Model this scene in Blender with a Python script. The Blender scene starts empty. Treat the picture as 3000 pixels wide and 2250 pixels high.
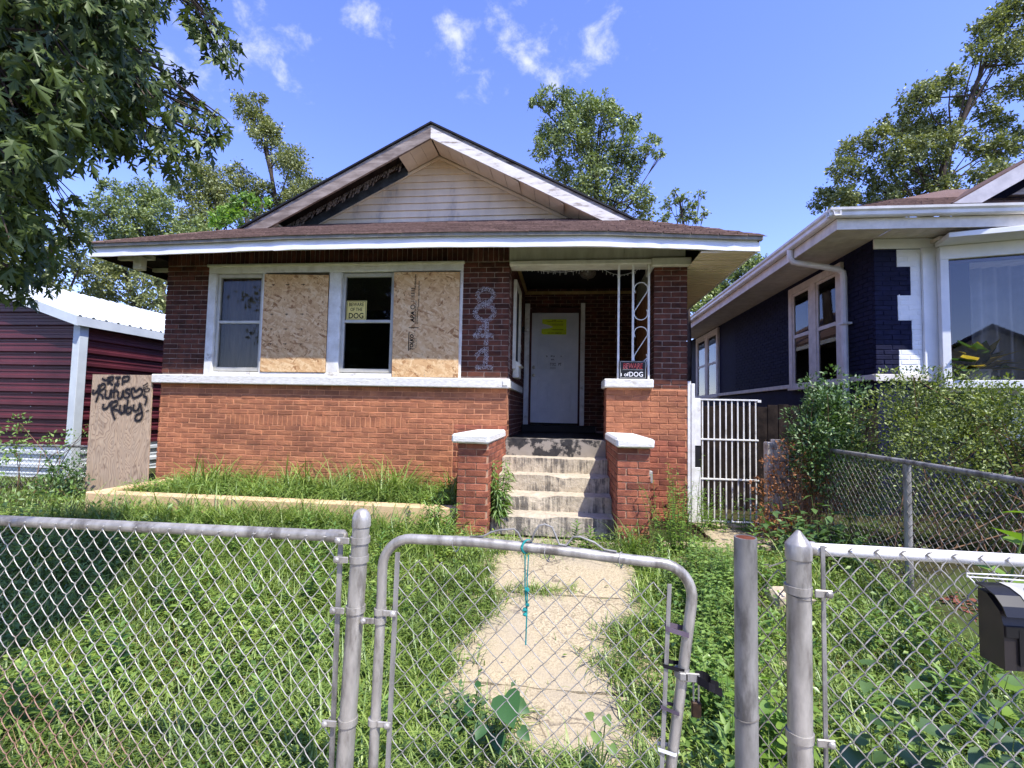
import bpy, bmesh, math, random
import numpy as np
from mathutils import Vector, Matrix
random.seed(7); rng = np.random.default_rng(11)
S = bpy.context.scene
COL = S.collection
PI = math.pi
# ------------------------------------------------------------------ camera
def cam_axes(pitch, roll, yaw):
    p, r, y = (math.radians(a) for a in (pitch, roll, yaw))
    fwd = Vector((math.sin(y)*math.cos(p), math.cos(y)*math.cos(p), math.sin(p)))
    right = Vector((math.cos(y), -math.sin(y), 0)); up = right.cross(fwd)
    return right*math.cos(r)+up*math.sin(r), up*math.cos(r)-right*math.sin(r), fwd
cr, cu, cf = cam_axes(3.25, 1.2, -6.45)
cd = bpy.data.cameras.new('camera'); cam = bpy.data.objects.new('camera', cd); COL.objects.link(cam)
cd.sensor_width = 36; cd.lens = 36*1400/3000; cd.clip_start = .05; cd.clip_end = 3000
cam.matrix_world = Matrix(((cr.x,cu.x,-cf.x,0),(cr.y,cu.y,-cf.y,0),(cr.z,cu.z,-cf.z,1.61),(0,0,0,1)))
S.camera = cam
# ------------------------------------------------------------------ light
SUN = Vector((.42,-.43,1)).normalized()
wd = bpy.data.worlds.new('World'); S.world = wd; wd.use_nodes = True
wn, wl_ = wd.node_tree.nodes, wd.node_tree.links
wn.clear()
out = wn.new('ShaderNodeOutputWorld'); bg = wn.new('ShaderNodeBackground'); bg2 = wn.new('ShaderNodeBackground'); mx = wn.new('ShaderNodeMixShader')
sky = wn.new('ShaderNodeTexSky'); sky.sky_type = 'NISHITA'; sky.sun_disc = False
sky.sun_elevation = math.asin(SUN.z); sky.sun_rotation = math.atan2(SUN.x, SUN.y)
sky.air_density = 1.0; sky.dust_density = .1; sky.ozone_density = 4.0; sky.altitude = 200
hs = wn.new('ShaderNodeHueSaturation'); hs.inputs['Hue'].default_value = .515; hs.inputs['Saturation'].default_value = 1.12; hs.inputs['Value'].default_value = 1.0
tint = wn.new('ShaderNodeMix'); tint.data_type = 'RGBA'; tint.blend_type = 'MULTIPLY'; tint.inputs[0].default_value = 1; tint.inputs[7].default_value = (1.38,1.2,1.38,1)
wl_.new(sky.outputs[0], hs.inputs['Color']); wl_.new(hs.outputs[0], tint.inputs[6]); wl_.new(tint.outputs[2], bg.inputs[0]); bg.inputs[1].default_value = .15
bg2.inputs[0].default_value = (.93,.95,1,1); bg2.inputs[1].default_value = .66
tc = wn.new('ShaderNodeTexCoord')
def wmath(op, a, b=None, c=None):
    n = wn.new('ShaderNodeMath'); n.operation = op
    for i, v in enumerate((a,b,c)):
        if v is None: continue
        if isinstance(v,(int,float)): n.inputs[i].default_value = v
        else: wl_.new(v, n.inputs[i])
    return n.outputs[0]
nz = wn.new('ShaderNodeTexNoise'); nz.inputs['Scale'].default_value = 14; nz.inputs['Detail'].default_value = 9; nz.inputs['Roughness'].default_value = .62; nz.inputs['Distortion'].default_value = .2
nz2 = wn.new('ShaderNodeTexNoise'); nz2.inputs['Scale'].default_value = 2.3; nz2.inputs['Detail'].default_value = 3
mp = wn.new('ShaderNodeMapping'); mp.inputs['Scale'].default_value = (1.2,1.2,1.5); wl_.new(tc.outputs['Generated'], mp.inputs[0])
wl_.new(mp.outputs[0], nz.inputs['Vector']); wl_.new(tc.outputs['Generated'], nz2.inputs['Vector'])
mask = None
for d, r in [((-.56,.64,.53),.14),((-.50,.67,.55),.10),((-.2,.735,.65),.07),((-.19,.755,.63),.07),((-.165,.78,.605),.075),((-.12,.768,.63),.085),((-.055,.785,.617),.075),((-.07,.795,.60),.05),((.055,.78,.625),.085),((-.33,.71,.63),.06),((-.03,.81,.585),.04),
             ((.75,-.2,.6),.3),((-.6,-.5,.6),.3),((-.85,.1,.5),.25),((.3,-.75,.55),.3)]:
    v = wn.new('ShaderNodeVectorMath'); v.operation = 'DISTANCE'; wl_.new(tc.outputs['Generated'], v.inputs[0]); v.inputs[1].default_value = Vector(d).normalized()
    m = wmath('SUBTRACT', 1, wmath('DIVIDE', v.outputs['Value'], r))
    mask = m if mask is None else wmath('MAXIMUM', mask, m)
mask = wmath('MAXIMUM', mask, -.6)
val = wmath('ADD', wmath('MULTIPLY', mask, .45), wmath('MULTIPLY', wmath('SUBTRACT', nz.outputs[0], .5), 1.9))
cl = wn.new('ShaderNodeMapRange'); cl.inputs[1].default_value = .2; cl.inputs[2].default_value = .9; cl.interpolation_type = 'SMOOTHSTEP'; wl_.new(val, cl.inputs[0])
wl_.new(wmath('MULTIPLY', cl.outputs[0], .72), mx.inputs[0]); wl_.new(bg.outputs[0], mx.inputs[1]); wl_.new(bg2.outputs[0], mx.inputs[2]); wl_.new(mx.outputs[0], out.inputs[0])
sd = bpy.data.lights.new('sun','SUN'); sd.energy = 3.7; sd.angle = math.radians(.5); sd.color = (1,.95,.87)
so = bpy.data.objects.new('sun', sd); COL.objects.link(so); so.rotation_euler = SUN.to_track_quat('Z','Y').to_euler(); so.location = (4,-4,12)
S.view_settings.view_transform = 'Standard'; S.view_settings.look = 'None'; S.view_settings.gamma = 1; S.view_settings.exposure = 1.0; S.view_settings.use_curve_mapping = False
S.render.engine = 'CYCLES'; S.cycles.use_denoising = True; S.cycles.max_bounces = 7; S.cycles.transparent_max_bounces = 12
S.cycles.caustics_reflective = False; S.cycles.caustics_refractive = False
# ------------------------------------------------------------------ helpers: objects
WL = {}
def attach(o, parent=None, at=(0,0,0)):
    COL.objects.link(o)
    at = Vector(at)
    if parent is not None:
        o.parent = parent; o.location = at - WL[parent.name]
    else: o.location = at
    WL[o.name] = at
    return o
def tag(o, label=None, cat=None, group=None, kind=None):
    if label: o['label'] = label
    if cat: o['category'] = cat
    if group: o['group'] = group
    if kind: o['kind'] = kind
    return o
def thing(name, label, cat, loc=(0,0,0), group=None, kind=None):
    o = bpy.data.objects.new(name, None); o.empty_display_size = .1
    attach(o, None, loc); return tag(o, label, cat, group, kind)
def mesh_np(name, V, F, mats, smooth=False):
    """V (n,3), F (m,k) uniform faces"""
    V = np.asarray(V, np.float32); F = np.asarray(F, np.int32)
    me = bpy.data.meshes.new(name); k = F.shape[1]
    me.vertices.add(len(V)); me.vertices.foreach_set('co', V.ravel())
    me.loops.add(F.size); me.loops.foreach_set('vertex_index', F.ravel())
    me.polygons.add(len(F)); me.polygons.foreach_set('loop_start', np.arange(0, F.size, k, dtype=np.int32))
    me.update(calc_edges=True)
    for m in (mats if isinstance(mats,(list,tuple)) else [mats]): me.materials.append(m)
    if smooth: me.polygons.foreach_set('use_smooth', np.ones(len(F), bool))
    return me
def obj(name, me, parent=None, at=(0,0,0)):
    return attach(bpy.data.objects.new(name, me), parent, at)
class MB:
    def __init__(s): s.v = []; s.f = []
    def add(s, vs, fs):
        b = len(s.v); s.v += [tuple(v) for v in vs]; s.f += [tuple(b+i for i in f) for f in fs]; return s
    def box(s, x0,x1,y0,y1,z0,z1, c=0.0, jit=0):
        if c <= 0:
            vs = [(x,y,z) for z in (z0,z1) for y in (y0,y1) for x in (x0,x1)]
            fs = [(0,2,3,1),(4,5,7,6),(0,1,5,4),(2,6,7,3),(0,4,6,2),(1,3,7,5)]
        else:
            cx,cy,cz,hx,hy,hz = (x0+x1)/2,(y0+y1)/2,(z0+z1)/2,(x1-x0)/2,(y1-y0)/2,(z1-z0)/2
            vs, fs = chamfer((hx,hy,hz), min(c,hx*.9,hy*.9,hz*.9)); vs = [(v[0]+cx,v[1]+cy,v[2]+cz) for v in vs]
        if jit: vs = [tuple(a+random.uniform(-jit,jit) for a in v) for v in vs]
        return s.add(vs, fs)
    def hexa(s, bot, top):   # two quads of 4 points
        return s.add(list(bot)+list(top), [(3,2,1,0),(4,5,6,7),(0,1,5,4),(1,2,6,5),(2,3,7,6),(3,0,4,7)])
    def prism(s, poly, d):   # polygon of 3D points extruded by vector d
        n = len(poly); d = Vector(d); a = [Vector(p) for p in poly]
        return s.add(a+[p+d for p in a], [tuple(range(n))[::-1], tuple(range(n,2*n))]+[(i,(i+1)%n,n+(i+1)%n,n+i) for i in range(n)])
    def tube(s, pts, r, n=8, closed=False, cap=True, flat=None):
        pts = [Vector(p) for p in pts]; m = len(pts)
        rs = r if isinstance(r,(list,tuple)) else [r]*m
        vs = []; prev = None
        for i in range(m):
            t = (pts[(i+1)%m]-pts[i-1]) if closed else (pts[min(i+1,m-1)]-pts[max(i-1,0)])
            t.normalize()
            if prev is None:
                a = Vector((0,0,1)) if abs(t.z) < .9 else Vector((1,0,0)); u = t.cross(a).normalized()
            else:
                u = prev - t*prev.dot(t)
                u = u.normalized() if u.length > 1e-6 else t.orthogonal().normalized()
            prev = u; w = t.cross(u)
            for k in range(n):
                an = 2*PI*k/n; vs.append(pts[i]+(u*math.cos(an)+w*math.sin(an))*rs[i])
        fs = []
        for i in range(m if closed else m-1):
            j = (i+1)%m
            for k in range(n): fs.append((i*n+k, i*n+(k+1)%n, j*n+(k+1)%n, j*n+k))
        if cap and not closed: fs += [tuple(range(n))[::-1], tuple(range((m-1)*n, m*n))]
        return s.add(vs, fs)
    def lathe(s, prof, cx, cy, n=20):   # prof list of (r,z)
        vs = [(cx+r*math.cos(2*PI*k/n), cy+r*math.sin(2*PI*k/n), z) for r,z in prof for k in range(n)]
        fs = [(i*n+k, i*n+(k+1)%n, (i+1)*n+(k+1)%n, (i+1)*n+k) for i in range(len(prof)-1) for k in range(n)]
        fs += [tuple(range(n))[::-1], tuple(range((len(prof)-1)*n, len(prof)*n))]
        return s.add(vs, fs)
    def mesh(s, name, m, smooth=False):
        me = bpy.data.meshes.new(name); me.from_pydata(s.v, [], s.f)
        for k in (m if isinstance(m,(list,tuple)) else [m]): me.materials.append(k)
        if smooth: me.shade_smooth() if hasattr(me,'shade_smooth') else None
        me.update(); return me
    def build(s, name, m, parent=None, smooth=False):
        me = s.mesh(name, m)
        if smooth:
            me.polygons.foreach_set('use_smooth', [True]*len(me.polygons))
            if hasattr(me,'set_sharp_from_angle'): me.set_sharp_from_angle(angle=math.radians(40))
        return obj(name, me, parent)
def chamfer(h, c):
    hx,hy,hz = h; vs = []; idx = {}
    for sx in (-1,1):
        for sy in (-1,1):
            for sz in (-1,1):
                for ax in range(3):
                    d = [hx-c,hy-c,hz-c]; d[ax] = h[ax]; idx[sx,sy,sz,ax] = len(vs); vs.append((sx*d[0],sy*d[1],sz*d[2]))
    fs = []
    for ax in range(3):
        b, e = (ax+1)%3, (ax+2)%3
        for s_ in (-1,1):
            q = []
            for u,w in ((-1,-1),(1,-1),(1,1),(-1,1)):
                k = [0,0,0]; k[ax]=s_; k[b]=u; k[e]=w; q.append(idx[k[0],k[1],k[2],ax])
            fs.append(tuple(q) if s_>0 else tuple(q[::-1]))
    for ax in range(3):
        b, e = (ax+1)%3, (ax+2)%3
        for u in (-1,1):
            for w in (-1,1):
                def g(s_, a): k=[0,0,0]; k[ax]=s_; k[b]=u; k[e]=w; return idx[k[0],k[1],k[2],a]
                q = (g(-1,b),g(1,b),g(1,e),g(-1,e)); fs.append(q if u*w>0 else q[::-1])
    for sx in (-1,1):
        for sy in (-1,1):
            for sz in (-1,1):
                t = tuple(idx[sx,sy,sz,a] for a in range(3)); fs.append(t if sx*sy*sz>0 else t[::-1])
    return vs, fs
PIECE = {}
def pieces(name, boxes, material, parent, keep, c=.004, jit=.0015, rest=None):
    """boxes: (cx,cy,cz,dx,dy,dz). The first `keep` become objects of their own (shared meshes), the rest one joined part."""
    for b in boxes[:keep]:
        key = (name, material.name, round(b[3],2), round(b[4],2), round(b[5],2), random.randrange(3))
        if key not in PIECE:
            h = [max(v,.006)/2 for v in b[3:6]]
            vs, fs = chamfer(h, min(c, min(h)*.6)); vs = [tuple(a+random.uniform(-jit,jit) for a in v) for v in vs]
            PIECE[key] = MB().add(vs, fs).mesh(name, material)
        obj(name, PIECE[key], parent, b[:3])
    if len(boxes) > keep:
        m = MB()
        for b in boxes[keep:]:
            h = [max(v,.006)/2 for v in b[3:6]]
            vs, fs = chamfer(h, min(c, min(h)*.6)); m.add([(v[0]+b[0]+random.uniform(-jit,jit),v[1]+b[1]+random.uniform(-jit,jit),v[2]+b[2]+random.uniform(-jit,jit)) for v in vs], fs)
        o = m.build(rest or name, material, parent); tag(o, kind='stuff')
# ------------------------------------------------------------------ helpers: materials
def srgb(r, g, b): return tuple(((c/255+.055)/1.055)**2.4 if c > 10 else c/255/12.92 for c in (r,g,b))+(1,)
def nodes(name):
    m = bpy.data.materials.new(name); m.use_nodes = True; n, l = m.node_tree.nodes, m.node_tree.links
    return m, n, l, n['Principled BSDF']
def rand_node(n, l):
    g = n.new('ShaderNodeNewGeometry'); o = n.new('ShaderNodeObjectInfo'); a = n.new('ShaderNodeMath'); a.operation = 'ADD'; f = n.new('ShaderNodeMath'); f.operation = 'FRACT'
    l.new(g.outputs['Random Per Island'], a.inputs[0]); l.new(o.outputs['Random'], a.inputs[1]); l.new(a.outputs[0], f.inputs[0]); return f.outputs[0]
def ramp(n, l, fac, stops):
    r = n.new('ShaderNodeValToRGB'); e = r.color_ramp.elements
    while len(e) < len(stops): e.new(.5)
    for i,(p,c) in enumerate(stops): e[i].position = p; e[i].color = c if len(c)==4 else tuple(c)+(1,)
    l.new(fac, r.inputs[0]); return r.outputs[0]
def pos(n, l, scale=(1,1,1), rot=(0,0,0)):
    g = n.new('ShaderNodeNewGeometry'); m = n.new('ShaderNodeMapping'); m.inputs['Scale'].default_value = scale; m.inputs['Rotation'].default_value = rot; l.new(g.outputs['Position'], m.inputs[0]); return m.outputs[0]
def noise(n, l, vec, scale, detail=5, rough=.6, dist=0):
    t = n.new('ShaderNodeTexNoise'); t.inputs['Scale'].default_value = scale; t.inputs['Detail'].default_value = detail; t.inputs['Roughness'].default_value = rough; t.inputs['Distortion'].default_value = dist
    l.new(vec, t.inputs['Vector']); return t.outputs[0]
def mix(n, l, f, a, b, mode='MIX'):
    m = n.new('ShaderNodeMix'); m.data_type = 'RGBA'; m.blend_type = mode
    for s_, v in ((m.inputs[0],f),(m.inputs[6],a),(m.inputs[7],b)):
        if isinstance(v,(int,float)): s_.default_value = v
        elif isinstance(v,(tuple,list)): s_.default_value = tuple(v) if len(v)==4 else tuple(v)+(1,)
        else: l.new(v, s_)
    return m.outputs[2]
def bumpy(n, l, b, h, strength, dist=.01):
    k = n.new('ShaderNodeBump'); k.inputs['Strength'].default_value = strength; k.inputs['Distance'].default_value = dist; l.new(h, k.inputs['Height']); l.new(k.outputs[0], b.inputs['Normal'])
def M(name, c1, c2=None, scale=6, rough=.8, spec=.3, metal=0, bump=0, bscale=40, bdist=.004, stretch=(1,1,1), lo=.35, hi=.65, rnd=0, c3=None, s3=2, lo3=.55, hi3=.7, detail=6):
    m, n, l, b = nodes(name)
    v = pos(n, l, stretch); c2 = c2 or tuple(x*.75 for x in c1[:3])+(1,)
    col = ramp(n, l, noise(n, l, v, scale, detail), [(lo,c1),(hi,c2)])
    if c3: col = mix(n, l, ramp(n, l, noise(n, l, v, s3, 7, .65), [(lo3,(0,0,0)),(hi3,(1,1,1))]), col, c3)
    if rnd:
        h = n.new('ShaderNodeHueSaturation'); r = rand_node(n, l); k = n.new('ShaderNodeMapRange'); k.inputs[3].default_value = 1-rnd; k.inputs[4].default_value = 1+rnd; l.new(r, k.inputs[0]); l.new(k.outputs[0], h.inputs['Value']); l.new(col, h.inputs['Color']); col = h.outputs[0]
    l.new(col, b.inputs['Base Color']); b.inputs['Roughness'].default_value = rough; b.inputs['Specular IOR Level'].default_value = spec; b.inputs['Metallic'].default_value = metal
    if bump: bumpy(n, l, b, noise(n, l, v, bscale, 6, .65), bump, bdist)
    return m
def leafmat(name, c1, c2, trans=.3, rough=.5, gloss=.06, scale=1.2):
    m, n, l, b = nodes(name); n.remove(b); o = n['Material Output']
    r = rand_node(n, l); col = ramp(n, l, r, [(0,c1),(.5,tuple((x+y)/2 for x,y in zip(c1,c2))),(1,c2)])
    nv = noise(n, l, pos(n, l), scale, 3); col = mix(n, l, 1, col, ramp(n, l, nv, [(.3,(.62,.66,.6)),(.7,(1.25,1.2,1.1))]), 'MULTIPLY')
    d = n.new('ShaderNodeBsdfDiffuse'); t = n.new('ShaderNodeBsdfTranslucent'); g = n.new('ShaderNodeBsdfGlossy'); g.inputs['Roughness'].default_value = rough; g.inputs[0].default_value = (.9,1,.85,1)
    a = n.new('ShaderNodeMixShader'); e = n.new('ShaderNodeMixShader'); a.inputs[0].default_value = trans; e.inputs[0].default_value = gloss
    tcol = mix(n, l, 1, col, (1.15,1.25,.5,1), 'MULTIPLY'); l.new(col, d.inputs[0]); l.new(tcol, t.inputs[0])
    l.new(d.outputs[0], a.inputs[1]); l.new(t.outputs[0], a.inputs[2]); l.new(a.outputs[0], e.inputs[1]); l.new(g.outputs[0], e.inputs[2]); l.new(e.outputs[0], o.inputs[0])
    return m
def glassmat(name, tint=.9, rough=.02, ior=1.5):
    m, n, l, b = nodes(name); n.remove(b); o = n['Material Output']
    t = n.new('ShaderNodeBsdfTransparent'); t.inputs[0].default_value = (tint,tint,tint,1); g = n.new('ShaderNodeBsdfGlossy'); g.inputs['Roughness'].default_value = rough
    f = n.new('ShaderNodeFresnel'); f.inputs[0].default_value = ior; s_ = n.new('ShaderNodeMixShader'); l.new(f.outputs[0], s_.inputs[0]); l.new(t.outputs[0], s_.inputs[1]); l.new(g.outputs[0], s_.inputs[2]); l.new(s_.outputs[0], o.inputs[0])
    return m
# ------------------------------------------------------------------ materials
m_brick_dark = M('brick_dark', srgb(102,60,47), srgb(68,43,36), 9, .85, .2, bump=.5, bscale=70, rnd=.35)
m_mortar = M('mortar_grey', srgb(168,148,134), srgb(132,114,104), 14, .95, .1, bump=.4, bscale=120)
m_brick_paint = M('brick_painted', srgb(188,126,90), srgb(156,100,74), 7, .85, .2, bump=1.0, bscale=50, bdist=.01, rnd=.14, stretch=(1,1,1.6), c3=srgb(122,80,62), s3=1.8, lo3=.46, hi3=.72)
m_mortar_paint = M('mortar_painted', srgb(212,154,116), srgb(186,124,90), 7, .9, .15, bump=.5, bscale=120)
m_brick_raw = M('brick_red', srgb(166,102,76), srgb(124,74,60), 9, .85, .2, bump=.9, bscale=60, bdist=.007, rnd=.3, c3=srgb(92,56,48), s3=7, lo3=.6, hi3=.75)
m_mortar_tan = M('mortar_tan', srgb(196,160,132), srgb(150,112,90), 12, .95, .1, bump=.5, bscale=120)
m_white = M('white_paint', srgb(236,236,232), srgb(212,210,202), 8, .6, .3, bump=.3, bscale=35, c3=srgb(160,150,134), s3=6, lo3=.6, hi3=.74)
m_white_rough = M('white_masonry_paint', srgb(236,235,229), srgb(212,210,202), 16, .8, .2, bump=.9, bscale=60, bdist=.008, stretch=(1,1,3), c3=srgb(158,150,138), s3=7, lo3=.6, hi3=.75)
m_cream = M('cream_paint', srgb(226,224,208), srgb(205,202,184), 7, .6, .3, bump=.2, bscale=60)
m_peel = M('peeling_cream_paint', srgb(214,212,192), srgb(190,186,164), 9, .75, .2, bump=.5, bscale=40, stretch=(1,1,.25), c3=srgb(110,98,82), s3=9, lo3=.64, hi3=.7)
m_fascia = M('white_fascia_metal', srgb(242,243,243), srgb(228,230,230), 3, .4, .4, bump=.15, bscale=12, bdist=.01)
m_drip = M('drip_edge', srgb(150,145,128), srgb(118,112,98), 8, .5, .4)
m_greywood = M('weathered_grey_board', srgb(196,188,178), srgb(150,142,134), 10, .85, .15, bump=.5, bscale=50, stretch=(.35,1,1.8), c3=srgb(108,98,90), s3=5, lo3=.5, hi3=.7)
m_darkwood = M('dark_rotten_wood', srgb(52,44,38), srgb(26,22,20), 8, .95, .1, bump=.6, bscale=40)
m_shingle = M('brown_shingle', srgb(124,102,92), srgb(92,74,68), 30, .95, .1, bump=.8, bscale=160, rnd=.24)
m_siding = M('grey_vinyl_siding', srgb(238,222,190), srgb(218,202,172), 4, .5, .35, stretch=(1,1,.3), c3=srgb(150,142,134), s3=2, lo3=.55, hi3=.75)
m_soffit = M('beige_soffit', srgb(232,218,192), srgb(214,200,176), 3, .55, .3)
m_concrete = M('step_concrete', srgb(186,172,152), srgb(146,134,118), 10, .95, .1, bump=.9, bscale=60, bdist=.01, c3=srgb(92,86,78), s3=4, lo3=.5, hi3=.72)
def streak_concrete():
    m, n, l, b = nodes('stained_step_concrete')
    v = pos(n, l); base = ramp(n, l, noise(n, l, v, 18, 7), [(.3,srgb(206,194,170)),(.7,srgb(168,156,136))])
    st = noise(n, l, pos(n, l, (1,1,.06)), 34, 4, .7); blot = noise(n, l, v, 3.2, 5)
    k = n.new('ShaderNodeMath'); k.operation = 'MULTIPLY'; l.new(st, k.inputs[0]); l.new(blot, k.inputs[1])
    g = n.new('ShaderNodeNewGeometry'); sep = n.new('ShaderNodeSeparateXYZ'); l.new(g.outputs['Normal'], sep.inputs[0])
    f = n.new('ShaderNodeMath'); f.operation = 'MULTIPLY'; up = n.new('ShaderNodeMapRange'); up.inputs[1].default_value = .3; up.inputs[2].default_value = .7; up.inputs[3].default_value = 1; up.inputs[4].default_value = .15; l.new(sep.outputs[2], up.inputs[0])
    l.new(ramp(n, l, k.outputs[0], [(.225,(0,0,0)),(.32,(.9,.9,.9))]), f.inputs[0]); l.new(up.outputs[0], f.inputs[1])
    l.new(mix(n, l, f.outputs[0], base, srgb(92,88,82)), b.inputs['Base Color']); b.inputs['Roughness'].default_value = .95
    bumpy(n, l, b, noise(n, l, v, 45, 8, .7), .9, .012); return m
m_step = streak_concrete()
m_step0 = M('worn_black_painted_concrete', srgb(44,44,46), srgb(66,64,62), 14, .8, .2, bump=.6, bscale=60, c3=srgb(150,142,130), s3=1.5, lo3=.54, hi3=.57)
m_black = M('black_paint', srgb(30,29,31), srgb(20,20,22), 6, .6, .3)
m_doorwhite = M('white_door_enamel', srgb(218,220,224), srgb(200,203,208), 3, .4, .4)
m_tan_trim = M('tan_trim', srgb(176,150,100), srgb(150,124,78), 6, .7, .2)
m_redbrown = M('red_brown_jamb', srgb(86,46,40), srgb(60,34,30), 6, .6, .3)
m_galv = M('galvanised_steel', srgb(192,188,178), srgb(148,144,136), 22, .45, .5, metal=.45, bump=.2, bscale=45, bdist=.002, c3=srgb(104,98,90), s3=11, lo3=.54, hi3=.72, stretch=(1,1,.3))
m_galv_dull = M('dull_galvanised_steel', srgb(162,160,154), srgb(120,118,113), 16, .58, .4, metal=.35, bump=.2, bscale=50, bdist=.002, c3=srgb(82,79,75), s3=8, lo3=.52, hi3=.68, stretch=(1,1,.3))
m_alu = M('aluminium_frame', srgb(200,198,188), srgb(178,176,166), 5, .45, .4, metal=.2)
m_glass = glassmat('window_glass', .82)
m_curtain = M('grey_sheer_curtain', srgb(150,140,124), srgb(112,104,92), 5, .95, .05, stretch=(1,1,.2))
m_brass = M('satin_nickel', srgb(196,188,170), srgb(150,144,130), 8, .3, .5, metal=.9)
def osb():
    m, n, l, b = nodes('oriented_strand_board'); cols = None
    for i,(rot,sc,st) in enumerate((((0,.5,0),26,(1,1,.22)),((0,-.7,0),30,(1,1,.3)),((0,1.2,0),34,(1,1,.25)))):
        v = n.new('ShaderNodeTexVoronoi'); v.inputs['Scale'].default_value = sc; w = pos(n, l, (1,1,1), rot); mm = n.new('ShaderNodeMapping'); mm.inputs['Scale'].default_value = st; l.new(w, mm.inputs[0]); l.new(mm.outputs[0], v.inputs['Vector'])
        s_ = n.new('ShaderNodeSeparateColor'); l.new(v.outputs['Color'], s_.inputs[0])
        c = ramp(n, l, s_.outputs[i], [(0,srgb(150,104,62)),(.12,srgb(196,152,104)),(.55,srgb(216,176,126)),(1,srgb(230,200,154))])
        cols = c if cols is None else mix(n, l, ramp(n, l, noise(n, l, pos(n, l), 9+5*i, 3), [(.46,(0,0,0)),(.54,(1,1,1))]), cols, c)
        hgt = s_.outputs[i]
    dark = ramp(n, l, noise(n, l, pos(n, l, (1,1,.4), (0,.5,0)), 42, 2), [(.7,(0,0,0)),(.76,(1,1,1))])
    cols = mix(n, l, dark, cols, srgb(112,70,40)); l.new(cols, b.inputs['Base Color']); b.inputs['Roughness'].default_value = .8; bumpy(n, l, b, hgt, .3, .003); return m
m_osb = osb()
def plywood():
    m, n, l, b = nodes('weathered_plywood'); v = pos(n, l, (1,1,.32)); h = noise(n, l, v, 3.2, 3, .5, .6)
    k = n.new('ShaderNodeMath'); k.operation = 'MULTIPLY'; k.inputs[1].default_value = 26; f = n.new('ShaderNodeMath'); f.operation = 'FRACT'; l.new(h, k.inputs[0]); l.new(k.outputs[0], f.inputs[0])
    c = ramp(n, l, f.outputs[0], [(0,srgb(128,104,84)),(.22,srgb(180,154,126)),(.8,srgb(194,170,142)),(1,srgb(128,104,84))])
    c = mix(n, l, ramp(n, l, noise(n, l, pos(n, l, (6,1,.5)), 9, 5), [(.4,(0,0,0)),(.75,(1,1,1))]), c, srgb(164,146,126))
    l.new(c, b.inputs['Base Color']); b.inputs['Roughness'].default_value = .85; bumpy(n, l, b, f.outputs[0], .15, .002); return m
m_ply = plywood()
m_print = M('black_print', srgb(26,24,24), srgb(34,30,28), 40, .8, .1)
m_spray = M('black_spray_paint', srgb(30,30,36), srgb(52,50,54), 30, .85, .1)
def halo():
    m, n, l, b = nodes('spray_overspray'); o = n['Material Output']; b.inputs['Base Color'].default_value = srgb(44,42,46); b.inputs['Roughness'].default_value = .9
    t = n.new('ShaderNodeBsdfTransparent'); s_ = n.new('ShaderNodeMixShader'); f = ramp(n, l, noise(n, l, pos(n, l), 160, 3, .8), [(.42,(0,0,0)),(.66,(.75,.75,.75))]); l.new(f, s_.inputs[0]); l.new(t.outputs[0], s_.inputs[1]); l.new(b.outputs[0], s_.inputs[2]); l.new(s_.outputs[0], o.inputs[0]); return m
m_halo = halo()
m_yellow = M('yellow_sign', srgb(232,214,130), srgb(222,202,116), 5, .6, .3)
m_paper = M('white_paper', srgb(220,222,224), srgb(204,206,208), 8, .8, .1)
m_neon = M('neon_yellow_paper', srgb(214,232,60), srgb(200,220,50), 5, .7, .2)
m_signblack = M('black_sign_plastic', srgb(24,24,26), srgb(18,18,20), 5, .4, .4)
m_signred = M('red_lettering', srgb(206,60,52), srgb(236,150,140), 14, .6, .2)
m_signwhite = M('white_lettering', srgb(240,240,240), srgb(226,226,226), 5, .6, .2)
# ------------------------------------------------------------------ text as flat mesh
def text(body, x, z, y, h, m, parent, name='lettering', w=None, bold=0, rot=0, face='-Y', italic=0):
    c = bpy.data.curves.new('t','FONT'); c.body = body; c.size = 1; c.offset = bold; c.shear = italic; c.align_x = 'CENTER'; c.align_y = 'CENTER'; c.extrude = 0; c.resolution_u = 3
    o = bpy.data.objects.new('t', c); COL.objects.link(o); dg = bpy.context.evaluated_depsgraph_get(); dg.update()
    me = bpy.data.meshes.new_from_object(o.evaluated_get(dg)); bpy.data.objects.remove(o); bpy.data.curves.remove(c)
    n = len(me.vertices); co = np.empty(n*3); me.vertices.foreach_get('co', co); co = co.reshape(-1,3)
    mn, mxx = co.min(0), co.max(0); ce = (mn+mxx)/2; sy = h/max(1e-6,(mxx[1]-mn[1])); sx = (w/max(1e-6,(mxx[0]-mn[0]))) if w else sy
    u, v = (co[:,0]-ce[0])*sx, (co[:,1]-ce[1])*sy
    u, v = u*math.cos(rot)-v*math.sin(rot), u*math.sin(rot)+v*math.cos(rot)
    new = np.stack([x+u, np.full(n,y), z+v], 1); me.vertices.foreach_set('co', new.ravel()); me.materials.clear(); me.materials.append(m); me.update(); me.name = name
    return obj(name, me, parent)
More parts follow.
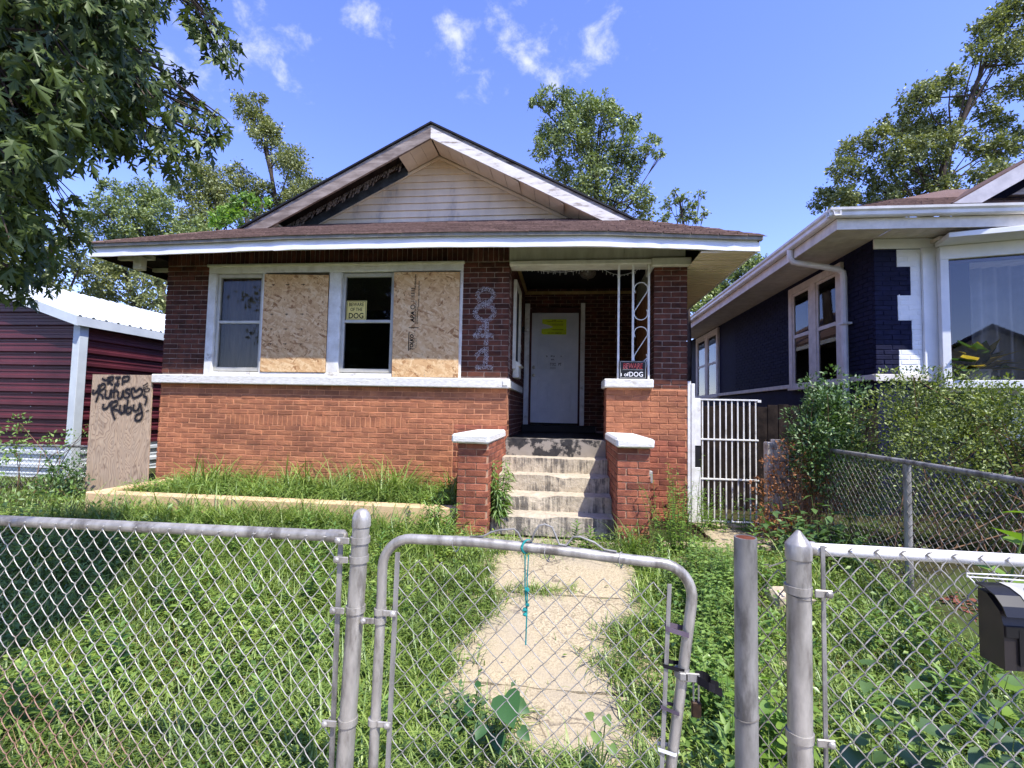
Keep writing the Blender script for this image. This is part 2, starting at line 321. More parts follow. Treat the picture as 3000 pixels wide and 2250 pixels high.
# ------------------------------------------------------------------ ground
def gz(x, y):
    t = min(max((y-2.0)/2.5,0),1); t = t*t*(3-2*t)
    return .03+.30*t
def gzn(x, y):
    t = np.clip((y-2.0)/2.5,0,1); t = t*t*(3-2*t); return .03+.30*t
m_ground = M('weedy_soil', srgb(70,68,44), srgb(54,48,34), 5, 1, .05, bump=.6, bscale=40, bdist=.02, c3=srgb(72,84,44), s3=1.3, lo3=.45, hi3=.6)
gx = np.concatenate([[-600,-200,-60,-25,-14],np.linspace(-10,8,73),[12,20,60,200,600]]); gy = np.concatenate([[-300,-60,-15,-4],np.linspace(-1,9,61),[12,18,30,60,200,900]])
GX, GY = np.meshgrid(gx, gy); GZ = gzn(GX, GY)+np.where((abs(GX)<9)&(GY<9)&(GY>1.5), rng.normal(0,.008,GX.shape), 0)
nx = len(gx); ii = np.arange(nx*len(gy)).reshape(len(gy),nx)
F = np.stack([ii[:-1,:-1],ii[:-1,1:],ii[1:,1:],ii[1:,:-1]],-1).reshape(-1,4)
tag(obj('ground', mesh_np('ground', np.stack([GX,GY,GZ],-1).reshape(-1,3), F, m_ground, True)), kind='structure', label='weedy soil of the yards around the houses')
m_side = M('sidewalk_concrete', srgb(196,186,170), srgb(170,160,146), 6, .95, .1, bump=.5, bscale=80)
sw = thing('sidewalk','plain concrete sidewalk in front of the chain link fence','sidewalk',(0,.6,.03),kind='structure'); del sw['category']
for i in range(8): MB().box(-6+i*1.5,-4.51+i*1.5,-.3,1.25,-.06,.07,.01).build('slab', m_side, sw)
def walk_mat():
    m, n, l, b = nodes('exposed_aggregate_concrete'); v = pos(n, l)
    vo = n.new('ShaderNodeTexVoronoi'); vo.inputs['Scale'].default_value = 110; l.new(v, vo.inputs['Vector']); s_ = n.new('ShaderNodeSeparateColor'); l.new(vo.outputs['Color'], s_.inputs[0])
    c = ramp(n, l, s_.outputs[0], [(0,srgb(136,122,98)),(.5,srgb(172,157,125)),(1,srgb(188,174,142))])
    c = mix(n, l, ramp(n, l, noise(n, l, v, 2.2, 6), [(.4,(0,0,0)),(.7,(.8,.8,.8))]), c, srgb(180,164,128)); c = mix(n, l, ramp(n, l, noise(n, l, v, 7, 8, .7), [(.62,(0,0,0)),(.72,(.7,.7,.7))]), c, srgb(128,106,84))
    ck = n.new('ShaderNodeTexVoronoi'); ck.feature = 'DISTANCE_TO_EDGE'; ck.inputs['Scale'].default_value = 1.15; wv_ = n.new('ShaderNodeVectorMath'); wv_.operation = 'ADD'
    nn = n.new('ShaderNodeTexNoise'); nn.inputs['Scale'].default_value = 5; nn.inputs['Detail'].default_value = 6; l.new(v, nn.inputs['Vector']); sc_ = n.new('ShaderNodeVectorMath'); sc_.operation = 'SCALE'; sc_.inputs['Scale'].default_value = .35; l.new(nn.outputs['Color'], sc_.inputs[0]); l.new(v, wv_.inputs[0]); l.new(sc_.outputs[0], wv_.inputs[1]); l.new(wv_.outputs[0], ck.inputs['Vector'])
    c = mix(n, l, ramp(n, l, ck.outputs['Distance'], [(0,(.9,.9,.9)),(.012,(0,0,0))]), c, srgb(84,72,58)); c = mix(n, l, ramp(n, l, noise(n, l, v, 1.1, 5), [(.45,(0,0,0)),(.62,(.6,.6,.6))]), c, srgb(156,146,130))
    l.new(c, b.inputs['Base Color']); b.inputs['Roughness'].default_value = .95; bumpy(n, l, b, vo.outputs['Distance'], .5, .004); return m
m_walk = walk_mat()
wk = thing('walkway','cracked tan concrete walkway from the gate to the front steps','walkway',(-.05,3.2,.1),kind='structure'); del wk['category']
def slab(x0,x1,y0,y1,tilt=0,thick=.12,nm='slab',par=None,mat=None,lift=.035):
    nx,ny = 14,14; V=[];F=[]
    for j in range(ny+1):
        for i in range(nx+1):
            x = x0+(x1-x0)*i/nx; y = y0+(y1-y0)*j/ny
            e = .02 if (i in (0,nx) or j in (0,ny)) else 0
            V.append((x+(random.uniform(-.015,.015) if e else 0), y+(random.uniform(-.015,.015) if e else 0), gz(x,y)+lift+tilt*(i/nx-.5)-e*.5))
    n0=len(V)
    for j in range(ny):
        for i in range(nx): a=j*(nx+1)+i; F.append((a,a+1,a+nx+2,a+nx+1))
    ring=[i for i in range(nx+1)]+[j*(nx+1)+nx for j in range(1,ny+1)]+[ny*(nx+1)+i for i in range(nx-1,-1,-1)]+[j*(nx+1) for j in range(ny-1,0,-1)]
    for r in ring: V.append((V[r][0],V[r][1],V[r][2]-thick))
    m=len(ring)
    for k in range(m): F.append((ring[k],n0+k,n0+(k+1)%m,ring[(k+1)%m]))
    me = MB().add(V,F).mesh(nm, mat or m_walk); return obj(nm, me, par)
slab(-.66,.62,1.75,2.68,0,par=wk); slab(-.68,.60,2.70,3.60,.01,par=wk); slab(-.72,.58,3.62,4.38,-.01,par=wk)
slab(.95,1.75,4.2,5.0,.02,par=wk); slab(1.5,2.25,4.9,5.9,0,par=wk)
MB().box(-1.15,.86,4.40,4.74,.2,.385,.02,.004).build('slab', m_concrete, wk)
# ------------------------------------------------------------------ the boarded bungalow
HO = thing('brick_bungalow','vacant brick bungalow with boarded front windows and brown hip and gable roof','house',(-2,6,.3))
CH, PT, JT = .0677, .213, .010
def field(x0,x1,z0,z1,holes=(),phase=0,zb=.35):
    out=[]; k0=int(math.floor((z0-zb)/CH)); k=k0
    while zb+k*CH < z1-.01:
        a, b_ = max(zb+k*CH, z0), min(zb+(k+1)*CH-JT, z1)
        if b_-a > .02:
            x = x0-((k%2)*.5*PT+phase)%PT
            while x < x1:
                s, e = max(x,x0), min(x+PT-JT, x1)
                segs=[(s,e)]
                for hx0,hx1,hz0,hz1 in holes:
                    if hz0 < (a+b_)/2 < hz1:
                        ns=[]
                        for s_,e_ in segs:
                            if e_<=hx0 or s_>=hx1: ns.append((s_,e_)); continue
                            if s_<hx0: ns.append((s_,hx0))
                            if e_>hx1: ns.append((hx1,e_))
                        segs=ns
                for s_,e_ in segs:
                    if e_-s_>.025: out.append((s_,e_,a,b_))
                x += PT
        k += 1
    return out
D_ = .05
def fy(r, Y): j=random.uniform(-.002,.002); return ((r[0]+r[1])/2, Y+D_/2+j, (r[2]+r[3])/2, r[1]-r[0], D_, r[3]-r[2])
def fx(r, X, s): j=random.uniform(-.002,.002); return (X+s*(-D_/2)+j, (r[0]+r[1])/2, (r[2]+r[3])/2, D_, r[1]-r[0], r[3]-r[2])
YF=6.0
# mortar cores
fw = MB().box(-5.545,-.745,YF+.005,6.3,.1,1.9).build('front_wall', m_mortar_paint, HO); fw['label']='painted orange brick wall below the window sill'
up = MB()
for a in ((-5.545,-4.885,2.0,3.53),(-1.36,-.745,2.0,3.53),(-5.545,-.745,3.53,3.8)): up.box(a[0],a[1],YF+.008,6.3,a[2],a[3])
up = up.build('upper_wall', m_mortar, HO); up['label']='dark brown brick wall around the front windows'
# stair cheek walls; right porch wall, upper side part added to darken porch
rw = MB().box(.505,1.459,YF+.008,6.4,.1,1.93).box(1.2,1.459,6.4,8.4,.1,3.43).build('porch_wall', m_mortar_paint, HO)
rp = MB().box(1.075,1.459,YF+.008,6.392,1.932,3.44).build('porch_pillar', m_mortar, HO)
lp = MB().box(-1.052,-.758,4.708,6.0,.3,1.28).build('stair_pier', m_mortar_tan, HO)
rpi = MB().box(.508,.802,4.708,6.0,.3,1.28).build('stair_pier', m_mortar_tan, HO)
bk = MB().box(-.9,-.62,8.412,8.7,1.2,3.9).box(.24,1.46,8.412,8.7,1.2,3.9).box(-.62,.24,8.412,8.7,3.4,3.9).build('porch_back_wall', m_mortar, HO)
sdw = MB().box(-.95,-.752,6.3,8.42,1.0,3.9).build('porch_side_wall', m_mortar, HO)
# bricks: stair piers
for par, X0, X1, side in ((lp,-1.06,-.75,-.75),(rpi,.5,.81,.5)):
    L = [fy(r,4.70) for r in field(X0,X1,.36,1.275,phase=.02 if X0<0 else .12)]
    pieces('brick', L, m_brick_raw, par, 40)
    sgn = 1 if X0<0 else -1
    R = [fx(r, side, sgn) for r in field(4.755,5.99,.42,1.275,phase=.1)]
    R.sort(key=lambda b: b[1]); pieces('brick', R, m_brick_raw, par, 26)
    if X0>0: pieces('brick', [fx(r, .81, 1) for r in field(4.755,5.99,.36,1.275)], m_brick_raw, par, 0)
    else: pieces('brick', [fx(r,-1.06,-1) for r in field(4.755,5.99,.36,1.275)], m_brick_raw, par, 0)
# right porch wall, painted above and bare below
A = field(.497,1.467,.30,1.925)
pieces('brick', [fy(r,YF) for r in A if r[3]>1.35], m_brick_paint, rw, 46)
pieces('brick', [fy(r,YF) for r in A if r[3]<=1.35], m_brick_raw, rw, 20)
pieces('brick', [fx(r,1.467,1) for r in field(6.45,8.4,.3,3.42)]+[fx(r,.497,-1) for r in field(6.06,6.4,1.3,1.93)], m_brick_raw, rw, 0)
pieces('brick', [fy(r,YF) for r in field(1.067,1.467,1.93,3.43)], m_brick_dark, rp, 30)
pieces('brick', [fx(r,1.067,-1) for r in field(6.06,6.4,2.03,3.43)]+[fx(r,1.467,1) for r in field(6.06,6.4,1.93,3.43)], m_brick_dark, rp, 0)
# left front wall: painted field with a soldier panel, bare patch beside the stair
hol = [(-4.55,-2.05,1.36,1.50),(-1.43,-1.415,.3,1.48)]
A = field(-5.553,-.737,.30,1.895,hol,phase=.07)
raw = [r for r in A if r[0]>-1.45 and r[3]<1.44]; pnt = [r for r in A if not (r[0]>-1.45 and r[3]<1.44)]
x = -4.55
while x < -2.06: pnt.append((x,min(x+CH-JT,-2.05),1.362,1.495)); x += CH
pnt.sort(key=lambda r: abs(r[0]+2.2)*.3+abs(r[2]-1.6))
pieces('brick', [fy(r,YF) for r in raw], m_brick_raw, fw, 12)
pieces('brick', [fy(r,YF) for r in pnt], m_brick_paint, fw, 86)
# upper wall and soldier course
A = field(-5.553,-4.885,2.02,3.53)+field(-1.355,-.737,2.02,3.53)
pieces('brick', [fy(r,YF) for r in A if r[0]>-2], m_brick_dark, up, 30)
sol=[]; x=-5.553
while x < -.75: sol.append((x,min(x+CH-JT,-.737),3.54,3.74)); x += CH
pieces('brick', [fy(r,YF) for r in A if r[0]<=-2]+[fy(r,YF) for r in sol], m_brick_dark, up, 0)
# porch back and side walls
pieces('brick', [fy(r,8.40) for r in field(-.75,1.46,1.27,3.85,[(-.64,.26,1.2,3.45)])], m_brick_dark, bk, 0)
pieces('brick', [fx(r,-.745,1) for r in field(6.05,8.40,1.0,3.85,[(6.55,7.3,2.2,3.45)])], m_brick_dark, sdw, 0)
pieces('brick', [fx(r,-5.553,-1) for r in field(6.05,7.6,.3,3.8)], m_brick_dark, up, 0)
# plain rear of the house
MB().box(-5.54,-5.3,6.3,18.5,.1,3.8).box(1.2,1.455,8.71,18.5,.1,3.8).box(-5.3,1.2,18.2,18.5,.1,3.8).build('rear_wall', m_mortar, HO)
MB().box(-5.29,-.96,10.2,10.3,.3,3.8).box(-5.29,1.19,6.31,18.19,.2,.5).box(-.945,-.93,8.72,10.2,.5,3.8).build('interior_partition', m_black, HO)
# sills, header, caps
sl = MB().box(-5.635,-.70,5.925,6.0,1.895,2.015,.01).build('sill_band', m_white_rough, HO)
MB().box(-.79,-.725,5.912,5.93,1.925,1.985,.006).build('sill_bracket', m_white, sl)
MB().box(-.748,-.70,6.0,7.75,1.9,2.0,.006).build('sill_band', m_cream, HO)
MB().box(.465,1.058,5.93,6.42,1.925,2.032,.012).build('sill_band', m_white_rough, HO)
for x0,x1 in ((-1.115,-.742),(.485,.838)):
    MB().box(x0,x1,4.64,5.985,1.283,1.375,.018,.004).build('pier_cap', m_white_rough, HO)
MB().box(-.742,1.44,5.985,6.14,3.525,3.78).build('porch_beam', m_peel, HO)
MB().box(-.735,1.03,5.94,6.2,3.462,3.523,.008).build('porch_beam_trim', m_cream, HO)
MB().box(1.032,1.503,5.93,6.45,3.432,3.535,.01).build('pillar_capital', m_cream, HO)
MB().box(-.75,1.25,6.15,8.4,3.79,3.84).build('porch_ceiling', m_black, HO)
MB().box(-.742,1.2,8.36,8.40,3.69,3.74).box(-.742,-.70,6.3,8.36,3.70,3.75).build('ceiling_trim', m_tan_trim, HO)
MB().box(1.2,1.4,6.46,8.4,3.44,3.79).build('porch_side_beam', m_peel, HO)
# porch floor, steps
def rough_block(name, x0,x1,y0,y1,z0,z1, m, parent, amp=.008, nxs=40, nzs=8, chip=.03, seed=0):
    r = random.Random(seed); V=[];F=[]
    ph=[r.uniform(0,6.28) for _ in range(8)]
    def er(x): return chip*max(0, .35*math.sin(x*3.1+ph[0])+.3*math.sin(x*7.3+ph[1])+.2*math.sin(x*17+ph[2])+.15)
    prof=[]   # profile: top back -> top front -> down the riser
    for j in range(5): prof.append(('t', j/4))
    for j in range(1,nzs+1): prof.append(('f', j/nzs))
    for i in range(nxs+1):
        x = x0+(x1-x0)*i/nxs; e = er(x)
        for k,t in prof:
            if k=='t':
                y = y1+(y0-y1)*t; z = z1-(e*.9 if t==1 else e*.35*t**3)+r.uniform(-amp,amp)*.35
                if t==1: y += e*.7
            else:
                z = (z1-e*.9)+(z0-(z1-e*.9))*t; y = y0+max(0,e*.7*(1-t*2.2))+r.uniform(-amp,amp)*.6
                if t>.45: y -= .006*math.sin(min(1,(t-.45)*3)*PI)*0
            V.append((x,y,z))
    n=len(prof)
    for i in range(nxs):
        for k in range(n-1): a=i*n+k; F.append((a,a+1,a+n+1,a+n))
    for i in (0,nxs):
        c=len(V); V.append((V[i*n][0],y1,z0)); ring=[i*n+k for k in range(n)]+[c]; F.append(tuple(ring if i==0 else ring[::-1]))
    me = MB().add(V,F).mesh(name, m); me.polygons.foreach_set('use_smooth',[True]*len(me.polygons)); me.set_sharp_from_angle(angle=math.radians(35)); return obj(name, me, parent)
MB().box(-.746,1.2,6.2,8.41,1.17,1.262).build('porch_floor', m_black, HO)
stp = MB().box(-.744,.494,4.98,6.2,.2,.40).build('front_steps', m_concrete, HO); stp['label']='worn concrete front steps between two brick piers'
ZT=[1.27,1.06,.891,.716,.551,.385]
for i in range(5):
    y0 = 6.0-.27*i; rough_block('step', -.746,.496, y0, y0+(.27 if i else .24), ZT[i+1]-.03, ZT[i], m_step if i else m_step0, stp, chip=(.004,.012,.04,.05,.04)[i], seed=30+i)
# window assembly
wf = MB(); Y0,Y1 = 5.965,6.10
wf.box(-4.9,-4.788,Y0,Y1,2.016,3.41,.006).box(-4.9,-1.34,Y0,Y1,3.412,3.53,.006).box(-4.098,-4.066,Y0,Y1,2.016,3.41).box(-3.152,-2.986,Y0,Y1,2.016,3.41,.004).box(-1.376,-1.34,Y0,Y1,2.016,3.41,.004)
wf = wf.build('window_casing', m_white, HO)
MB().box(-4.92,-1.32,5.94,5.99,3.50,3.535,.008).build('head_moulding', m_cream, wf)
MB().box(-4.786,-1.378,5.955,6.1,2.017,2.062,.006).build('wood_sill', m_white, wf)
def sash(x0,x1,z0,z1,zm,par,glass=True):
    w = MB().box(x0,x0+.045,6.0,6.06,z0,z1,.004).box(x1-.045,x1,6.0,6.06,z0,z1,.004).box(x0+.046,x1-.046,6.0,6.06,z1-.05,z1,.004).box(x0+.046,x1-.046,6.0,6.06,z0,z0+.05,.004).box(x0+.046,x1-.046,6.003,6.05,zm-.02,zm+.02,.004)
    w = w.build('window', m_alu, par)
    for a,b_ in ((z0+.05,zm-.02),(zm+.02,z1-.05)): MB().add([(x0+.046,6.03,a),(x1-.046,6.03,a),(x1-.046,6.03,b_),(x0+.046,6.03,b_)],[(0,1,2,3)]).build('pane', m_glass, w)
    return w
sash(-4.785,-4.10,2.075,3.405,2.745,HO); sash(-2.983,-2.26,2.075,3.40,2.755,HO)
# curtain behind the first window
V=[];F=[]; n=60
for i in range(n+1):
    x=-4.8+.72*i/n; yy=6.14+.018*math.sin(i*.9)+.012*math.sin(i*2.3+1)
    for z in (2.05,2.5,3.0,3.43): V.append((x+.03*math.sin(z*3+i*.2),yy+random.uniform(-.004,.004),z))
for i in range(n):
    for k in range(3): a=i*4+k; F.append((a,a+4,a+5,a+1))
me=MB().add(V,F).mesh('curtain',m_curtain); me.polygons.foreach_set('use_smooth',[True]*len(F)); tag(obj('curtain',me),'grey sheer curtain hanging behind the leftmost window','curtain')
# ------------------------------------------------------------------ roof
EX=[-6.1,-4.5,-3.4,-1.45,.33,2.08]; EZ=[3.655,3.68,3.705,3.705,3.68,3.585]
def ez(x): return float(np.interp(x,EX,EZ))
GB=7.1; ZG=4.52
def rz(x,y):
    t=(y-5.4)/1.7; return ez(x)*(1-t)+ZG*t
rf = MB(); ZR=5.77
def slope(P, th=.07):   # thin slab under given polygon
    rf.prism([Vector(p)-Vector((0,0,th)) for p in P], (0,0,th))
h1=1.2
slope([(-6.1,5.4,3.655),(-4.9,6.6,rz(-4.9,6.6)),(-2.01,6.6,ZR),(-2.01,19,ZR),(-6.1,19,3.655)][::-1])
slope([(2.08,5.4,3.585),(.88,6.6,rz(.88,6.6)),(-2.01,6.6,ZR),(-2.01,19,ZR),(2.08,19,3.585)])
V=[];F=[];N=24
for i in range(N+1):
    for j in range(5):
        y=5.4+1.72*j/4; a=-6.1+(y-5.4); b_=2.08-(y-5.4); x=a+(b_-a)*i/N; V.append((x,y,rz(x,y)-.012))
for i in range(N):
    for j in range(4): a=i*5+j; F.append((a,a+5,a+6,a+1))
rf.add(V,F)
roof = rf.build('roof', m_shingle, HO); roof['label']='brown shingle roof with a hipped front and low gable'
# apron shingles
tabs=[]; ROW=.118; r=0
while 5.355+r*ROW < 7.05:
    y0=5.355+r*ROW; y1=y0+ROW+.03; xa=-6.13+max(0,y0-5.4); xb=2.11-max(0,y0-5.4); x=xa-(r%2)*.15-random.uniform(0,.05)
    while x<xb:
        s,e=max(x,xa),min(x+.291,xb)
        if e-s>.03: tabs.append((s,e,y0,y1))
        x+=.30
    r+=1
tabs.sort(key=lambda t: (t[2]>5.95, -t[0])) 
def tab_mesh(t, m):
    s,e,y0,y1=t; k=random.uniform(0,.004)
    b=[(s,y0,rz(s,y0)+.004+k),(e,y0,rz(e,y0)+.004+k),(e,y1,rz(e,y1)-.004),(s,y1,rz(s,y1)-.004)]
    m.hexa(b,[(p[0],p[1],p[2]+(.016 if i<2 else .003)) for i,p in enumerate(b)])
for t in tabs[:200]:
    m=MB(); tab_mesh(t,m); m.build('shingle', m_shingle, roof)
m=MB(); [tab_mesh(t,m) for t in tabs[200:]]; tag(m.build('shingle', m_shingle, roof), kind='stuff')
# hip caps
for s in (-1,1):
    for i in range(9):
        t=i*.16; x=(-6.1+t) if s<0 else (2.08-t); y=5.4+t; z=rz(x,y)+.012; d=.15
        q=[(x-.10*1,y+.06,z-.01),(x+.10,y-.06,z-.01)] if s>0 else [(x-.10,y-.06,z-.01),(x+.10,y+.06,z-.01)]
        x2=x-s*.2; y2=y+.2; z2=z+.2*.5
        MB().add([(x-.09,y,z-.02),(x,y-.0,z+.014),(x+.09,y,z-.02),(x2-.09,y2,z2-.02),(x2,y2,z2+.01),(x2+.09,y2,z2-.02)],[(0,1,4,3),(1,2,5,4),(0,2,1),(3,4,5),(0,3,5,2)]).build('hip_shingle', m_shingle, roof)
# front fascia in three lapped lengths
def fascia(xa,xb,dy,seed,dz=0):
    r=random.Random(seed); V=[];F=[]; n=16
    for i in range(n+1):
        x=xa+(xb-xa)*i/n; zt=ez(x)-.05; w=r.uniform(-.006,.006)
        for y,z in ((5.415-dy,zt),(5.412-dy+w*.5,zt-.07),(5.40-dy+w,zt-.078+r.uniform(-.006,.006)),(5.40-dy+w,zt-.125+r.uniform(-.003,.003)+dz),(5.425,zt-.125+dz),(5.425,zt)): V.append((x,y,z))
    for i in range(n):
        for k in range(6): a=i*6+k; b_=i*6+(k+1)%6; F.append((a,b_,b_+6,a+6))
    F+= [tuple(range(6))[::-1], tuple(range(n*6,n*6+6))]
    me=MB().add(V,F).mesh('fascia_board',m_fascia); return obj('fascia_board',me,roof)
fascia(-6.12,-3.55,.0,1); fascia(-3.6,.72,.004,2,-.006); fascia(.68,2.09,.001,3)
m=MB(); n=30
for i in range(n):
    x0,x1=-6.13+8.24*i/n,-6.13+8.24*(i+1)/n
    m.hexa([(x0,5.37,ez(x0)-.055),(x1,5.37,ez(x1)-.055),(x1,5.43,ez(x1)-.055),(x0,5.43,ez(x0)-.055)],[(x0,5.37,ez(x0)-.012),(x1,5.37,ez(x1)-.012),(x1,5.43,ez(x1)-.012),(x0,5.43,ez(x0)-.012)])
m.build('drip_edge', m_drip, roof)
# side fascias
MB().box(2.06,2.085,5.427,19,3.42,3.52).build('fascia_board', m_fascia, roof)
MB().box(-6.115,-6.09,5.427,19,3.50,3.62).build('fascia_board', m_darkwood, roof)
# soffits: front boards, right ribbed panels, left bare rafters
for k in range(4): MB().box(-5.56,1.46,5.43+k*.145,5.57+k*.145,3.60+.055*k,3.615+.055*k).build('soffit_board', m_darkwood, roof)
sb=MB(); w=.30
sb.box(0,.58,0,w-.006,0,.008)
for k in range(3): sb.box(0,.58,k*.1,k*.1+.012,-.010,0)
sbm=sb.mesh('soffit_panel', m_soffit)
y=5.43
while y<13: obj('soffit_panel', sbm, roof, (1.475,y,3.425)); y+=w
for i in range(14):
    y=5.75+i*.55; MB().box(-6.08,-5.56,y,y+.05,3.55,3.64).build('rafter_tail', m_peel if i<2 else m_darkwood, roof)
MB().box(-5.72,-5.6,5.62,5.72,3.38,3.56,.01).build('corbel', m_peel, roof)
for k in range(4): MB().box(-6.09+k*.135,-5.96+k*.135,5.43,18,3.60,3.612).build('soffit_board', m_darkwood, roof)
# gable wall: siding boards cut to the triangle
xr=-2.01
def half(z): return max(0,(5.60-z)/.52*.98)
z=4.49; SB=.112; k=0
while z<5.5:
    z1=min(z+SB,5.56); a,b_=half(z),half(z1); 
    MB().add([(xr-a,GB-.022,z),(xr+a,GB-.022,z),(xr+b_,GB-.002,z1),(xr-b_,GB-.002,z1),(xr-a,GB+.01,z),(xr+a,GB+.01,z),(xr+b_,GB+.012,z1),(xr-b_,GB+.012,z1)],[(0,1,2,3),(4,0,3,7),(1,5,6,2),(4,5,1,0),(3,2,6,7)]).build('siding_board', m_siding, HO); z+=SB; k+=1
MB().prism([(xr-2.35,GB+.02,4.3),(xr+2.35,GB+.02,4.3),(xr,GB+.02,5.66)],(0,.1,0)).build('gable_wall', m_siding, HO)
# rake boards, trims and soffit panels
def rake(s, ya, yb, d0, d1, name, m, x_from=0.0, x_to=2.97, c=None):
    P=lambda u,d: (xr+s*u, ZR-u*.52*ksl-d)
    a=P(x_from,d0); b_=P(x_to,d0); c_=P(x_to,d1); e=P(x_from,d1)
    q=[(a[0],ya,a[1]),(b_[0],ya,b_[1]),(c_[0],ya,c_[1]),(e[0],ya,e[1])]; 
    return MB().hexa(q if s<0 else q[::-1],[(p[0],yb,p[2]) for p in (q if s<0 else q[::-1])]).build(name, m, roof)
m_rakel=M('bare_grey_rake_board',srgb(168,156,146),srgb(128,116,108),9,.9,.1,bump=.6,bscale=50,stretch=(.35,1,1.8),c3=srgb(96,84,78),s3=4,lo3=.45,hi3=.7)
m_raker=M('flaking_white_rake_board',srgb(232,228,220),srgb(206,200,192),9,.85,.15,bump=.6,bscale=50,stretch=(.35,1,1.8),c3=srgb(150,138,126),s3=9,lo3=.56,hi3=.66)
ksl=(ZR-rz(-4.9,6.6))/(2.89)/.52
for s in (-1,1):
    rake(s,6.575,6.60,.0,.05,'rake_moulding',m_greywood,0,3.0); rake(s,6.56,6.598,.055,.215,'rake_board',m_rakel if s<0 else m_raker,0,2.86)
    rake(s,6.54,6.62,-.03,-.004,'rake_shingle_edge',m_black,0,3.02)
    rake(s,7.06,7.075,.215,.26,'gable_trim',m_siding,.0,2.55)
# soffit under the rake
def rsof(s,u0,u1,m,name,tilt=0):
    P=lambda u,y,d:(xr+s*u, y, ZR-u*.52*ksl-d)
    q=[P(u0,6.605,.2),P(u1,6.605,.2+tilt),P(u1,7.06,.2),P(u0,7.06,.2)]; q=q if s>0 else q[::-1]
    MB().hexa(q,[(p[0],p[1],p[2]+.012) for p in q]).build(name,m,roof)
for i in range(12): rsof(1,.012+i*.215,.222+i*.215,m_soffit,'rake_soffit_panel',(.03 if i in (5,8) else 0)+random.uniform(0,.006))
for i in range(3): rsof(-1,.012+i*.16,.168+i*.16,m_soffit,'rake_soffit_panel')
rsof(-1,2.35,2.62,m_soffit,'rake_soffit_panel',.05)
for i in range(3):   # bare deck left of the peak with torn felt
    P=lambda u,y,d:(xr-u,y,ZR-u*.52*ksl-d)
    q=[P(.5,6.61+i*.15,.09),P(2.7,6.61+i*.15,.09),P(2.7,6.75+i*.15,.09),P(.5,6.75+i*.15,.09)][::-1]
    MB().hexa(q,[(p[0],p[1],p[2]+.02) for p in q]).build('roof_deck_board', m_darkwood, roof)
q=[(xr-.5,7.05,ZR-.5*.52*ksl-.09),(xr-2.75,7.05,ZR-2.75*.52*ksl-.09),(xr-2.75,7.05,ZR-2.75*.52*ksl-.24),(xr-.5,7.05,ZR-.5*.52*ksl-.24)][::-1]
MB().hexa(q,[(p[0],7.062,p[2]) for p in q]).build('bare_sheathing', M('blue_grey_sheathing',srgb(78,88,96),srgb(50,56,62),6), roof)
m_felt=M('torn_felt', srgb(196,182,166), srgb(70,62,56), 26, .95, .1)
m=MB()
for i in range(46):
    u=.55+i*.046; z=ZR-u*.52*ksl-.085; w=random.uniform(.018,.04); hgt=random.uniform(.08,.17)
    m.hexa([(xr-u,6.85,z-hgt),(xr-u-w,6.85,z-hgt-.02),(xr-u-w,6.858,z-hgt-.02),(xr-u,6.858,z-hgt)],[(xr-u+.008,6.9,z),(xr-u-w,6.9,z-.02),(xr-u-w,6.908,z-.02),(xr-u+.008,6.908,z)])
tag(m.build('torn_felt', m_felt, roof), kind='stuff')
# ------------------------------------------------------------------ door and porch things
dr = MB().box(-.612,.205,8.345,8.385,1.42,3.35,.003).build('front_door', m_doorwhite, HO)
for (a,b_,c_,d_) in ((-.50,-.29,2.36,2.92),(-.10,.10,2.36,2.92),(-.50,-.29,1.62,2.17),(-.10,.10,1.62,2.17)):
    f=MB(); f.box(a,b_,8.338,8.345,c_,c_+.02,.003).box(a,b_,8.338,8.345,d_-.02,d_,.003).box(a,a+.02,8.338,8.345,c_+.021,d_-.021,.003).box(b_-.02,b_,8.338,8.345,c_+.021,d_-.021,.003).box(a+.05,b_-.05,8.339,8.345,c_+.05,d_-.05,.003).build('door_panel', m_doorwhite, dr)
for z in (2.385,2.245): MB().lathe([(.001,0),(.026,.004),(.03,.02),(.022,.05),(.001,.052)],0,0,14).build('knob',m_brass,dr)
for o_,z in zip([c for c in dr.children if c.name.startswith('knob')],(2.385,2.245)):
    o_.rotation_euler=(PI/2,0,0); o_.location=Vector((-.565,8.345,z))
MB().box(-.735,-.65,8.30,8.40,1.385,3.51,.004).build('door_post', m_white, HO); MB().box(.24,.315,8.30,8.40,1.385,3.515,.004).build('door_post', m_white, HO)
MB().box(-.649,-.613,8.34,8.41,1.385,3.42).box(.206,.239,8.34,8.41,1.385,3.42).box(-.612,.205,8.34,8.41,3.352,3.44).build('door_jamb', m_redbrown, HO)
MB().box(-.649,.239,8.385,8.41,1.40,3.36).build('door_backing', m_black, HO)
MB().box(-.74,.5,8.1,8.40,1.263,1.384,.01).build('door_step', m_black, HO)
def thin(name,x0,x1,y,z0,z1,m,label,cat,group=None,par=None,t=.004,notch=None):
    o = MB().box(x0,x1,y-t,y,z0,z1).build(name,m,par)
    return tag(o,label,cat,group) if par is None else o
nt = thing('notice','torn neon yellow notice taped high on the front door','notice',(-.22,8.34,3.1))
MB().prism([(-.43,8.334,3.235),(-.005,8.334,3.235),(-.005,8.334,2.965),(-.40,8.334,2.965),(-.44,8.334,2.985),(-.44,8.334,3.06),(-.30,8.334,3.075),(-.24,8.334,3.10),(-.30,8.334,3.125),(-.43,8.334,3.16)],(0,.003,0)).build('paper',m_neon,nt)
text('NOTICE',-.22,3.215,8.3325,.018,m_print,nt,w=.07,bold=.02); text('UNSAFE TO ENTER',-.21,3.195,8.3325,.016,m_print,nt,w=.28,bold=.02); text('DO NOT REMOVE',-.21,2.99,8.3325,.018,m_print,nt,w=.24,bold=.03)
